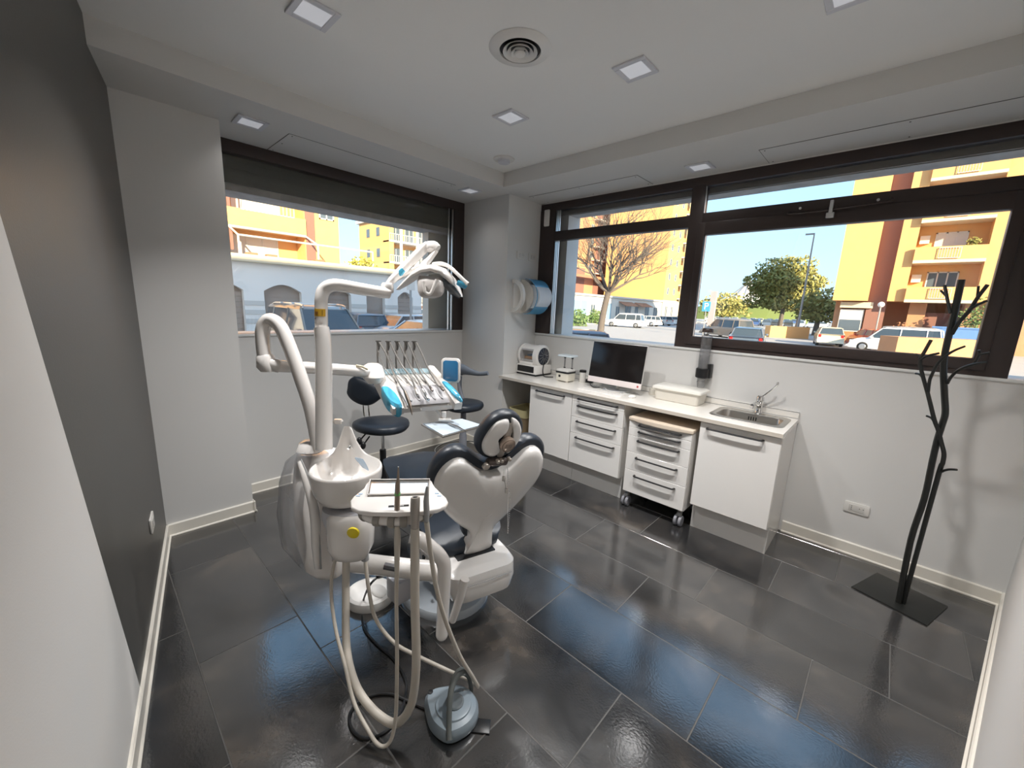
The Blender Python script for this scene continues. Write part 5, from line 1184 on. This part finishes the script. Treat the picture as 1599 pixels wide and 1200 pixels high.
MB().tube(pxpath([(668, 386), (677, 386), (683, 390)], 2.12), [.030, .032, .026], 14, 3).build('elbow', M_UNIT, t)
boxarm([(680, 392), (672, 403), (664, 412), (660, 420)], [2.12, 2.11, 2.09, 2.08], [.020, .018, .020, .028], [.012, .012, .016, .02], 'neck', M_UNIT, t)
MB().tube(pxpath([(612, 440), (625, 432), (640, 424), (655, 416)], [2.03, 2.05, 2.06, 2.07]), [.011, .013, .013, .01], 10, 4).build('yoke_arm', M_UNIT, t)
# lamp head: curved reflector wing + hub + diffuser
wp = [(621, 453), (634, 443), (648, 432), (662, 425), (677, 423), (692, 428), (705, 440), (714, 452), (721, 464)]
P = pxpath(wp, [2.04, 2.03, 2.02, 2.01, 2.01, 2.02, 2.04, 2.07, 2.10]); rings = []
hwv = [.004, .022, .034, .046, .050, .048, .040, .028, .010]; dep = [.03, .06, .075, .085, .09, .085, .075, .06, .04]
for i, p in enumerate(P):
    T = (P[min(i + 1, len(P) - 1)] - P[max(i - 1, 0)]).normalized(); N_ = HY; up_ = T.cross(N_).normalized(); up_ = up_ if up_.z > 0 else -up_
    rings.append([p + N_ * dep[i] * math.cos(a) + up_ * (hwv[i] * .62 * max(math.sin(a), -.25)) for a in [2 * PI * k / 20 for k in range(20)]])
MB().loft(rings).build('reflector_wing', M_UNIT, t, ang=60)
MB().loft([ring_px(673, 432, 18, 1.99, .8, 24), ring_px(673, 440, 21, 1.98, .8, 24), ring_px(673, 456, 20, 1.97, .8, 24), ring_px(672, 463, 16, 1.97, .8, 24), ring_px(670, 466, 8, 1.97, .8, 24)]).build('lamp_hub', mat('hub_grey', (.45, .42, .40), .3), t)
MB().tube(pxpath([(661, 440), (664, 456), (672, 459), (678, 447), (682, 437)], 1.915), .008, 8, 4).build('hub_grip', M_UNIT, t)
gl_ = pxpath([(690, 438), (699, 445), (708, 455), (718, 464)], [1.96, 1.98, 2.0, 2.02]); 
MB().tube(gl_, [.012, .020, .022, .010], 12, 3, flat=.35).build('dark_diffuser', mat('diffuser_glass', (.05, .06, .07), .08, coat=1), t)
MB().tube(pxpath([(676, 413), (688, 412), (700, 416), (713, 427), (724, 438), (730, 444)], [2.06, 2.04, 2.02, 2.0, 1.99, 1.99]), [.010, .011, .010, .009, .010, .013], 10, 4).build('handle', M_UNIT, t)
MB().tube(pxpath([(714, 441), (722, 445), (728, 449)], 1.99), [.012, .016, .010], 8, 2, flat=.5).build('blue_film', M_BLUEF, t)
MB().tube(pxpath([(618, 434), (624, 427), (630, 421)], 2.02), [.012, .017, .012], 8, 2, flat=.8).build('blue_film', M_BLUEF, t)
# ---- delivery arm + console ---------------------------------------------------
t = empty('instrument_console', tuple(at(660, 605, 2.35)), 'dentist instrument console on a looping white arm above the chair', 'console')
MB().tube(pxpath([(496, 702), (491, 670), (484, 635), (473, 600), (459, 560), (446, 527), (438, 511), (429, 502), (420, 500), (413, 507), (410, 520), (411, 540), (413, 556)], [1.88, 1.88, 1.88, 1.88, 1.88, 1.88, 1.88, 1.88, 1.88, 1.88, 1.88, 1.88, 1.88]), [.026, .028, .030, .031, .031, .031, .031, .031, .031, .031, .031, .031, .031], 18, 4).build('curved_arm', M_UNIT, t)
MB().loft([ring_px(414, 553, 9.5, 1.88, 1, 20), ring_px(414.5, 557, 12, 1.88, 1, 20), ring_px(416, 573, 13, 1.88, 1, 20), ring_px(419, 580, 10, 1.88, 1, 20)]).build('elbow_joint', M_UNIT, t)
MB().tube(pxpath([(416, 567), (430, 571), (436, 572)], [1.88, 1.89, 1.90]), .032, 16).build('joint_sleeve', M_UNIT, t)
MB().tube(pxpath([(434, 572), (470, 574), (520, 577), (560, 580), (575, 581)], [1.90, 1.97, 2.08, 2.2, 2.25]), [.0285, .0285, .030, .031, .03], 16, 3).build('horizontal_arm', M_UNIT, t)
MB().loft([ring_px(582, 568, 8, 2.28, 1, 20), ring_px(582, 572, 14, 2.28, 1, 20), ring_px(584, 588, 17, 2.28, 1, 20), ring_px(585, 598, 10, 2.28, 1, 20)]).build('shoulder_joint', M_UNIT, t)
MB().tube(pxpath([(556, 571), (566, 573), (574, 577)], [2.16, 2.18, 2.2]), .006, 6).build('arm_cap', M_CREAM, t)
QTL, QTR, QBR, QBL = at(588, 579, 2.40), at(674, 577, 2.52), at(713, 629, 2.33), at(622, 636, 2.20)
def Q(u, v, h=0.0):
    p = QTL.lerp(QTR, u).lerp(QBL.lerp(QBR, u), v); n = (QTR - QTL).cross(QBL - QTL).normalized(); n = n if n.z > 0 else -n
    return p + n * h
def qslab(u0_, u1_, v0_, v1_, h0, h1, name, m, par=t, bow=0, n=10, rr=.1):
    rings = []
    for k in range(n + 1):
        v = v0_ + (v1_ - v0_) * k / n; b = bow * math.sin(PI * k / n); e = .012 if k in (0, n) else 0
        rings.append([Q(u0_, v, h0 + e), Q((u0_ + u1_) / 2, v, h0 + e), Q(u1_, v, h0 + e), Q(u1_, v, h1 + b - e), Q((u0_ + u1_) / 2, v, h1 + b - e), Q(u0_, v, h1 + b - e)])
    return MB().loft(rings).build(name, m, par, ang=40)
M_CONS = mat('console_enamel', (.60, .565, .53), .25, coat=.3)
qslab(0, 1.0, 0, 1.0, -.06, -.005, 'housing', M_CONS, bow=.012)
mat_o = qslab(.15, .88, .48, .99, -.01, .014, 'instrument_mat', mat('mat_grey', (.33, .32, .33), .45), bow=.006)
for k in range(5):
    u = .24 + k * .135
    MB().loft([[Q(u + .035 * math.cos(a), .80 + .14 * math.sin(a), h) for a in [2 * PI * j / 16 for j in range(16)]] for h in (.012, .0215)]).build('groove', mat('groove_grey', (.24, .235, .24), .5), mat_o)
MB().loft([[Q(u, v, h) for u, v in ((.02, .02), (.5, 0), (.98, .02), (.98, .14), (.5, .13), (.02, .14))] for h in (-.005, .012)]).build('back_rail', film('rail_film', (.80, .93, .98), .2, .6, .1, body=(.6, .82, .9)), t)
def cheek(u0_, u1_, sgn, nm):
    rings = []
    for k in range(9):
        v = -.04 + 1.12 * k / 8; hh = .022 + .016 * math.sin(PI * k / 8); lo = -.062 + .03 * abs(k - 4) / 4
        rings.append([Q(u0_, v, lo), Q(u1_, v, lo), Q(u1_, v, hh * .7), Q((u0_ + u1_) / 2, v, hh), Q(u0_, v, hh * .7)])
    return MB().loft(rings).build(nm, M_CONS, t, ang=50)
cheek(-.12, .06, -1, 'side_cheek'); cheek(.93, 1.06, 1, 'side_cheek')
MB().loft([[Q(u, v, h) for u, v in inset(spline2([(-.13, .60), (-.03, .58), (.04, .8), (.035, 1.06), (-.05, 1.10), (-.14, .9)], 4), kk)] for h, kk in ((-.05, .9), (-.03, 1), (.03, 1), (.043, .85), (.045, .4))]).build('blue_film', M_BLUEF, t)
MB().loft([[Q(u, v, h) for u, v in inset(spline2([(.95, .5), (1.03, .52), (1.085, .8), (1.075, 1.05), (1.0, 1.0), (.955, .75)], 4), kk)] for h, kk in ((-.03, .9), (-.01, 1), (.028, 1), (.038, .85), (.040, .4))]).build('blue_film', M_BLUEF, t)
# screen with blue film
frV = frame(at(704, 579, 2.42), HX, y=UZ)
MB().prism(rrect(.112, .148, .02), frV, -.02, .012, bev=.004).build('viewer_frame', M_UNIT, t)
MB().prism(rrect(.090, .125, .016), frV, .012, .016, bev=.001).build('viewer_screen', mat('viewer_blue', (.02, .14, .30), .08, coat=1), t)
MB().tube([frV @ Vector((0, -.07, -.01)), frV @ Vector((-.01, -.11, -.01))], .012, 8).build('viewer_post', M_UNIT, t)
MB().tube(pxpath([(668, 628), (680, 638), (691, 649), (694, 655)], [2.36, 2.35, 2.34, 2.33]), [.012, .012, .012, .012], 10, 3).build('tray_arm', M_LACQ, t)
MB().box(-.035, .035, -.02, .02, -.008, .006, bev=.003, M=frame(at(695, 655, 2.33), HX, y=HY)).box(-.012, .012, -.012, .012, 0, .035, bev=.003, M=frame(at(693.5, 652, 2.33), HX, y=HY)).build('tray_bracket', M_LACQ, t)
# whip arms with hoses and handpieces
tops = [(589.7, 533), (605, 533.5), (619, 533.5), (633, 533.5), (645.8, 533.5)]; bots = [(590.8, 577), (605, 576), (619, 576), (631.5, 575.5), (645, 575.5)]
M_WHIP = mat('whip_grey', (.16, .15, .14), .4)
hos = [[(592, 535), (602.8, 553), (613, 579.6), (622.5, 596.7), (631.7, 611)], [(609.4, 535), (617, 552), (629, 573), (641, 588.8), (648.2, 606)], [(622.5, 535), (631.7, 554.7), (643.5, 578.3), (654, 595.4), (660, 608)],
       [(637, 535), (644.9, 553), (655.4, 579.6), (667, 598), (671, 604)], [(650, 535), (659, 553), (669.8, 578), (683, 600.6), (687, 604)]]
hp = [[(631.7, 611), (636, 622), (640, 633), (642, 640), (643.5, 649)], [(648.2, 606), (650, 610), (651.6, 616)], [(660, 608), (664, 616), (668, 624)], [(671, 604), (673.5, 607.5), (675.5, 611)], [(687, 604), (690, 607), (692.5, 610)]]
labs = ['long bronze scaler handpiece hanging over the front edge of the console', 'short pale turbine handpiece second from the bronze scaler', 'chrome ring-ended handpiece in the middle of the console mat', 'short dark handpiece between the chrome one and the end one', 'dark end handpiece next to the blue screen']
names_ = ['scaler_handpiece', 'turbine_handpiece', 'ring_handpiece', 'motor_handpiece', 'syringe_handpiece']
hm = [M_BRONZE, mat('pale_metal', (.6, .56, .5), .25, metal=.8), M_CHROME, mat('dark_metal', (.16, .14, .13), .3, metal=.7), mat('dark_metal', (.1, .1, .1))]
for k in range(5):
    dB = 2.41 + .1 * (bots[k][0] - 590) / 85
    wa_ = MB().tube(pxpath([bots[k], ((tops[k][0] + bots[k][0]) / 2 - .8, 555), tops[k]], [dB, dB - .02, dB - .03]), .0055, 6, 3).build('whip_arm', M_WHIP, t)
    mbc = MB(); q = at(tops[k][0], tops[k][1], dB - .03)
    mbc.box(-.012, .022, -.007, .007, -.003, .004, bev=.003, M=frame(q, HX, y=HY)); mbc.tube([q, q - UZ * .03 + HX * .006, q - UZ * .055 + HX * .002], [.009, .008, .005], 8, 2)
    mbc.build('whip_clip', mat('clip_dark', (.07, .065, .06), .4), wa_)
    hroot = empty(names_[k], tuple(at(hp[k][0][0], hp[k][0][1], 2.3)), labs[k], 'handpiece', 'handpieces on the dentist console')
    n_ = len(hp[k]); dd0 = [2.17, 2.28, 2.27, 2.33, 2.35][k]
    MB().tube(pxpath(hp[k], [dd0, dd0 - .03] if n_ > 2 else dd0), ([.007, .010, .009, .006, .0015] if n_ == 5 else [.006, .009, .006]), 12, 3).build('handle', hm[k], hroot)
    MB().tube(pxpath(hos[k], [dB - .04, dB - .05, dB - .07, dd0 + .02, dd0]), .0055, 6, 5).build('hose', M_WHIP, hroot)
    if k == 2: MB().lathe([(.006, -.004), (.011, -.004), (.011, .004), (.006, .004), (.006, -.004)], Matrix.Translation(at(668, 625, dd0 - .03)) @ Matrix.Rotation(R(70), 4, 'X'), 16, cap=False).build('ring', M_CHROME, hroot)
    x0 = tops[k][0]
    MB().tube(pxpath([(x0 + .5, 545), (x0 + 4, 560), (x0 + 13, 578), (x0 + 26, 592), (x0 + 30 + k, 599)], [dB - .02, dB - .03, dB - .05, dB - .09, dB - .1]), .0035, 6, 4).build('return_hose', M_WHIP, hroot)
# ---- bracket tray with paper and tweezers
t = empty('bracket_tray', tuple(at(706, 665, 2.3)), 'flat steel instrument tray lined with blue-grey paper under the console', 'tray')
zt = at(693, 664, 2.30).z
cor = [onz(x, y, zt) for x, y in ((657.6, 662), (691, 681.6), (755, 664), (722, 654))]
MB().prism([(p.x, p.y) for p in cor], Matrix.Translation((0, 0, zt)), -.012, 0, bev=.003).build('tray', M_STEEL, t, ang=30)
cc = sum((p for p in cor), Vector()) / 4
MB().prism([((p.x - cc.x) * .94 + cc.x, (p.y - cc.y) * .94 + cc.y) for p in cor], Matrix.Translation((0, 0, zt)), .0005, .002).build('paper_liner', mat('liner_blue', (.45, .53, .60), .7), t, ang=0)
a_, b_ = onz(700, 662, zt + .008), onz(727, 673, zt + .006)
tw = MB(); tw.tube([a_, a_.lerp(b_, .5) + HY * .006 + UZ * .004, b_], [.004, .005, .002], 8, 4, flat=.5).tube([a_, a_.lerp(b_, .5) - HY * .008 + UZ * .004, b_], [.004, .005, .002], 8, 4, flat=.5)
tw.build('tweezers', M_CHROME, label='steel tweezers lying on the blue-grey tray paper', cat='tweezers', loc=tuple(a_))
# ---- assistant tray ----------------------------------------------------------
ZA = .885
t = empty('assistant_tray', tuple(onz(622, 785, ZA)), 'white assistant tray with steel insert and curved holder rail nearest the camera', 'tray')
oa = [(570, 757), (576, 751.5), (614, 749), (617, 752.5), (633, 752), (636, 748.5), (670, 748), (675, 752), (677, 762), (697, 777), (700, 784), (696, 790), (683, 796), (660, 799), (620, 801), (580, 800), (560, 798), (548, 792), (547, 782), (553, 776), (571, 763)]
oaw = [onz(x, y, ZA) for x, y in oa]
MB().prism([(p.x, p.y) for p in oaw], Matrix.Translation((0, 0, ZA)), -.016, 0, bev=.005).build('tray_body', M_UNIT, t, ang=50)
ob = [onz(x, y, ZA) for x, y in ((578, 752.5), (671, 751.5), (668.5, 773), (574, 775.5))]
MB().prism([(p.x, p.y) for p in ob], Matrix.Translation((0, 0, ZA)), .0005, .006, bev=.002).build('steel_insert', M_STEEL, t, ang=30)
oi = [onz(x, y, ZA + .006) for x, y in ((580, 756), (668, 755), (666, 770.5), (577, 773))]
MB().prism([(p.x, p.y) for p in oi], Matrix.Translation((0, 0, ZA)), .006, .0075).build('insert_sheen', mat('sheen_pale', (.66, .74, .82), .15), t, ang=0)  # reflected light of the mirror-like steel put into a pale blue sheet
MB().tube([ob[k % 4] + UZ * .008 for k in range(5)], .003, 6).build('insert_rim', M_UNIT, t)
pa_, pb_ = onz(609, 791.5, ZA), onz(636, 790, ZA); fl_ = frame((pa_ + pb_) / 2 + UZ * .0003, pb_ - pa_, z=UZ)
MB().box(-.035, .035, -.006, .006, 0, .0012, M=fl_).build('name_strip', M_BLACK, t, ang=0)
lettering('lettering', 'W    ESS', .010, fl_ @ Matrix.Translation((0, 0, .0013)), mat('sign_white', (.8, .8, .8)), t, depth=.0002)
for x, y in ((559, 775), (563, 772), (682, 771), (686, 775)): MB().box(-.008, .008, -.004, .004, 0, .0012, bev=.0005, seg=1, M=frame(onz(x, y, ZA) + UZ * .0003, HX, z=UZ)).build('key_pad', mat('key_blue', (.35, .48, .62), .4), t, ang=0)
rp = [(566, 795), (573, 806), (586, 811), (604, 813), (621, 814), (638, 812), (653, 807), (665, 801), (672, 794)]
RP = [onz(x, y, .845) for x, y in rp]
MB().tube(RP, .0185, 14, 4).build('holder_rail', M_UNIT, t)
M_HOLD = mat('holder_taupe', (.30, .28, .25), .45)
RPc, _ = catmull(RP, [0] * len(RP), 4)
for i in (3, 9, 14, 18, 22, 26, 29):
    T = (RPc[i + 1] - RPc[i - 1]).normalized(); fr = frame(RPc[i], T, z=UZ)
    MB().lathe([(.0188, -.013), (.0235, -.011), (.0245, 0), (.0235, .011), (.0188, .013)], fr @ Matrix.Rotation(R(90), 4, 'Y'), 20, cap=False).build('saddle', M_HOLD, t)
# ---- assistant instruments -----------------------------------------------------
def suction(name, label, body, hose, cat='suction hose', grp=None):
    r_ = empty(name, tuple(at(body[0][0][0], body[0][0][1], body[1][0] if hasattr(body[1], '__len__') else body[1])), label, cat)
    MB().tube(pxpath(body[0], body[1]), body[2], 16, 3).build('handle', body[3], r_)
    MB().tube(pxpath(hose[0], hose[1]), hose[2], 12, 6).build('hose', M_HOSE, r_)
    return r_
r_ = suction('curing_syringe', 'pointed bronze syringe with a green ring standing upright in the tray holder',
    ([(620, 820), (620, 800), (620.5, 775), (621, 757), (621.5, 748), (622, 730)], [1.40, 1.40, 1.40, 1.395, 1.39, 1.385], [.0085, .0095, .0095, .0085, .005, .0022], mat('syringe_bronze', (.26, .21, .17), .3, metal=.7)),
    ([(620, 822), (620.5, 845), (619.5, 900), (619, 945), (620, 1030), (618.5, 1110), (613, 1149), (603, 1165), (590, 1163), (576, 1143), (553, 1098), (539, 1041), (525, 987), (518, 939), (518, 902), (524, 872)], [1.40, 1.40, 1.41, 1.42, 1.43, 1.44, 1.44, 1.435, 1.44, 1.46, 1.50, 1.54, 1.58, 1.62, 1.66, 1.69], [.0085, .0115, .0075] + [.0068] * 13), 'syringe')
MB().tube(pxpath([(620.6, 774), (620.7, 769)], 1.40), .0101, 14).build('green_ring', mat('ring_green', (.12, .38, .10), .4), r_)
MB().tube(pxpath([(621.5, 748), (621.7, 738), (622, 729)], [1.39, 1.387, 1.385]), [.004, .003, .002], 8).build('needle', mat('needle_white', (.66, .66, .64), .3), r_)
r_ = suction('suction_tube', 'thick taupe suction tube with an open round end in the tray holder',
    ([(648, 825), (648, 800), (648.5, 782), (648.5, 777)], 1.38, [.0145, .0165, .0165, .0150], mat('tube_taupe', (.34, .31, .28), .4)),
    ([(648, 825), (648, 860), (648, 945), (650, 1030), (645.5, 1087), (635.5, 1115), (621, 1129), (607, 1128), (582, 1109), (559, 1078), (546, 1041), (540.6, 1001.7), (540, 945), (540.5, 872)], [1.38, 1.39, 1.42, 1.44, 1.46, 1.47, 1.475, 1.48, 1.50, 1.53, 1.56, 1.60, 1.64, 1.69], [.0145] + [.0155] * 13))
MB().tube(pxpath([(648.5, 776.6), (648.5, 776)], 1.38), .0085, 14).build('opening', M_BLACK, r_)
suction('saliva_ejector', 'thin grey saliva ejector tube at the outer end of the tray rail',
    ([(666, 815), (666, 795), (665.5, 783), (666.5, 768), (667.5, 760)], 1.38, [.009, .0105, .010, .007, .0045], M_GREYP),
    ([(666, 815), (672, 860), (681, 917), (695, 967.7), (717.7, 1024), (738, 1058), (746, 1073), (734.7, 1063.5), (695, 1045.6), (649.7, 1024), (615.7, 1004.5), (587, 967.7), (576, 922), (570, 872)], [1.38, 1.41, 1.46, 1.52, 1.58, 1.63, 1.655, 1.66, 1.66, 1.66, 1.66, 1.67, 1.68, 1.70], [.009] + [.0082] * 5 + [.0078] * 8))
# ---- white round foot plate, foot pedal and cord
fc = fl0 = onz(578, 927, .03)
t = empty('foot_control', (fc.x, fc.y, 0), 'white round foot plate beside the grey chair base', 'foot control')
def fring(a, b, z): return [Vector((fc.x, fc.y, z)) + HX * (a * math.cos(q)) + HY * (b * math.sin(q)) for q in [2 * PI * j / 40 for j in range(40)]]
MB().loft([fring(.125, .115, 0), fring(.130, .12, .02), fring(.122, .112, .045), fring(.105, .095, .050), fring(.095, .085, .042), fring(.03, .03, .038)]).build('plate', M_LACQ, t)
MB().sphere(Vector((fc.x, fc.y, .045)) + HX * .05, .05, 1.2, .7, .4).build('rest', M_LACQ, t)
MB().tube(pxpath([(608, 892), (598, 896), (590, 901)], [2.02, 2.04, 2.06]), [.022, .020, .012], 12, 2).build('cable_gland', M_BLACK, t)
gg = lambda x, y: onz(x, y, .006)
cordpts = [at(592, 900, 2.06), at(577, 915, 2.02), gg(566, 945), gg(568, 980), gg(588, 1006), gg(616, 1031), gg(633, 1062), gg(633, 1090), gg(622, 1120), gg(602, 1143), gg(575, 1154), gg(555, 1146), gg(545, 1126), gg(553, 1104), gg(582, 1087), gg(612, 1085), gg(638, 1096), gg(664, 1107)]
MB().tube(cordpts, .0055, 8, 6).build('pedal_cord', M_BLACK, label='black cord looping over the floor from chair to foot pedal', cat='cable', loc=tuple(cordpts[8]))
# pedal
pc = onz(708, 1105, .045); PX = (onz(748, 1108, 0) - onz(665, 1100, 0)).normalized(); PX.z = 0; PX.normalize(); PY = UZ.cross(PX)
t = empty('foot_pedal', (pc.x, pc.y, 0), 'pale blue-grey round foot pedal with a dark carrying hoop', 'foot pedal')
def pr(r0, z, ox=0, k=1.0):
    P = []
    for j in range(40):
        a = 2 * PI * j / 40; rr = r0 * (1 + .32 * k * math.exp(-((((a - R(158)) + PI) % (2 * PI) - PI) / .42) ** 2) + .08 * k * math.exp(-((((a - R(272)) + PI) % (2 * PI) - PI) / .35) ** 2))
        P.append(Vector((pc.x, pc.y, z)) + PX * (rr * math.cos(a)) + PY * (rr * math.sin(a)))
    return P
M_PED = mat('pedal_blue_grey', (.24, .29, .33), .35)
MB().loft([pr(.095, .004), pr(.100, .012), pr(.098, .035), pr(.088, .052), pr(.070, .058, 0, .3), pr(.068, .064, 0, 0), pr(.060, .066, 0, 0)]).build('body', M_PED, t)
pcc = Vector((pc.x, pc.y, 0))
MB().lathe([(.036, .064), (.036, .070), (.030, .074), (.012, .070), (.0001, .068)], Matrix.Translation(pcc + PX * .004 + PY * .004), 28, cap=False).build('button', mat('pedal_button', (.13, .15, .16), .4), t)
MB().lathe([(.010, .045), (.010, .056), (.0001, .057)], Matrix.Translation(pcc - PX * .103 + PY * .046), 14, cap=False).build('port', M_BLACK, t)
hpth = [pcc + PX * .058 + PY * .085 + UZ * .03, pcc + PX * .045 + PY * .085 + UZ * .10, pcc + PX * .018 + PY * .06 + UZ * .150, pcc - PX * .004 + PY * .02 + UZ * .145, pcc - PX * .008 - PY * .03 + UZ * .115, pcc + PX * .0 - PY * .08 + UZ * .06, pcc + PX * .008 - PY * .11 + UZ * .03]
MB().tube(hpth, [.008, .009, .016, .013, .011, .010, .012], 12, 5).build('hoop', mat('hoop_grey', (.10, .11, .105), .45), t)
MB().box(.07, .15, -.055, .0, .0, .006, bev=.002, M=frame(pcc, PX, z=UZ)).build('rubber_foot', M_BLACK, t)
# ---- stools --------------------------------------------------------------------
def star(t, c, rr, n=5, a0=0.3, m=M_BLACK, chrome=False):
    for k in range(n):
        a = a0 + 2 * PI * k / n; d = Vector((math.cos(a), math.sin(a), 0))
        lg = MB().tube([c + d * .03 + UZ * .105, c + d * (rr * .5) + UZ * .092, c + d * rr + UZ * .066], [.020, .017, .012], 8, 2, flat=.8).build('leg', m, t)
        cs = MB(); q = c + d * rr
        for s in (-1, 1): cs.lathe([(.008, -.008), (.026, -.008), (.028, 0), (.026, .008), (.008, .008)], Matrix.Translation(q + Vector((-d.y, d.x, 0)) * s * .013 + UZ * .028) @ Matrix.Rotation(a, 4, 'Z') @ Matrix.Rotation(R(90), 4, 'X'), 14)
        cs.tube([q + UZ * .03, q + UZ * .062], .007, 6); cs.build('castor', M_BLACK, t)
def seatpad(t, c, r1, r2, rot, th=.07, name='seat'):
    fr = Matrix.Translation(c) @ Matrix.Rotation(rot, 4, 'Z'); o = []
    for k in range(36):
        a = 2 * PI * k / 36; q = 1 - .05 * math.cos(3 * a); o.append((r1 * q * math.cos(a), r2 * q * math.sin(a)))
    return MB().loft([[fr @ Vector((u * k_, v * k_, h)) for u, v in o] for k_, h in ((.80, 0), (.93, .004), (1.0, .022), (1.01, .04), (.98, .058), (.90, .068), (.6, .074), (.2, .070))]).build(name, M_NAVY, t, ang=60)
sc1 = at(597, 665, 3.3); sc1 = Vector((sc1.x, sc1.y, .56))
t = empty('saddle_stool', (sc1.x, sc1.y, 0), 'navy operator stool with a shaped backrest under the console', 'stool', None)
seatpad(t, sc1, .225, .20, R(45)); b0 = Vector((sc1.x, sc1.y, 0))
MB().lathe([(.075, -.012), (.075, 0)], Matrix.Translation(sc1), 20).build('seat_plate', M_BLACK, t)
MB().tube([b0 + UZ * .36, b0 + UZ * .55], .014, 12).build('piston', M_CHROME, t)
MB().lathe([(.040, .10), (.034, .16), (.032, .26), (.026, .265), (.026, .38), (.022, .385)], Matrix.Translation(b0), 18).build('gas_lift', M_BLACK, t)
star(t, b0, .27, a0=R(20))
bp0 = at(570, 612, 3.50); frK = frame(bp0, HX, y=UZ)
ok = spline2([(-.145, .03), (-.13, .10), (-.08, .135), (-.02, .125), (.06, .095), (.13, .04), (.165, -.02), (.12, -.07), (.05, -.115), (-.03, -.115), (-.11, -.075), (-.15, -.02)], 4)
MB().loft([[frK @ Vector((u, v, h)) for u, v in inset(ok, k)] for k, h in ((.9, -.02), (.98, -.012), (1.0, .006), (.98, .026), (.9, .040), (.5, .048))]).build('backrest', M_NAVY, t, ang=60)
for dx_ in (-.022, .022): MB().tube([bp0 + HX * dx_ - UZ * .10, bp0 + HX * (dx_ + .01) - UZ * .24, sc1 + (bp0 - sc1).normalized() * .0 + Vector((0, 0, -.004)) + (Vector((bp0.x, bp0.y, 0)) - b0) * .75], .007, 8, 4).build('back_rod', M_CHROME, t)
for px_, py_, x2, y2 in ((561, 689, 571, 678), (567, 696, 577, 682)):
    lv = MB().tube(pxpath([(x2, y2), (px_, py_)], [3.22, 3.15]), .006, 8).build('lever', M_BLACK, t); MB().sphere(at(px_, py_, 3.14), .026, .8, .8, 1.2).build('knob', M_BLACK, lv)
sc2 = at(724, 626, 3.8); sc2 = Vector((sc2.x, sc2.y, .62))
t = empty('assistant_stool', (sc2.x, sc2.y, 0), 'smaller navy stool with a grey curved support arm in the corner by the pillar', 'stool', None)
seatpad(t, sc2, .185, .18, 0, .06); b0 = Vector((sc2.x, sc2.y, 0))
MB().lathe([(.07, -.012), (.07, 0)], Matrix.Translation(sc2), 20).build('seat_plate', M_BLACK, t)
MB().lathe([(.045, .09), (.040, .14), (.036, .36), (.030, .37), (.026, .60)], Matrix.Translation(b0), 18).build('gas_lift', M_BODYG, t)
star(t, b0, .26, a0=R(0), m=mat('dark_chrome', (.25, .25, .26), .2, metal=.9))
MB().lathe([(.262, .200), (.270, .200), (.270, .21), (.262, .21), (.262, .2)], Matrix.Translation(b0), 36, cap=False).build('foot_ring', M_CHROME, t)
MB().tube(pxpath([(705, 583), (720, 577), (735, 581), (748, 584), (762, 583)], [3.92, 3.85, 3.75, 3.68, 3.62]), [.055, .058, .032, .020, .020], 14, 5, flat=.6).build('support_arm', mat('support_grey', (.14, .16, .19), .45), t)
MB().tube([at(718, 588, 3.9), at(718, 608, 3.92), sc2 + HY * .12 - UZ * .005], [.024, .022, .018], 10, 3).build('support_post', M_BODYG, t)
MB().tube([sc2 - HX * .05 - UZ * .012, sc2 - HX * .22 - UZ * .03], .006, 6).build('lever', M_BLACK, t)
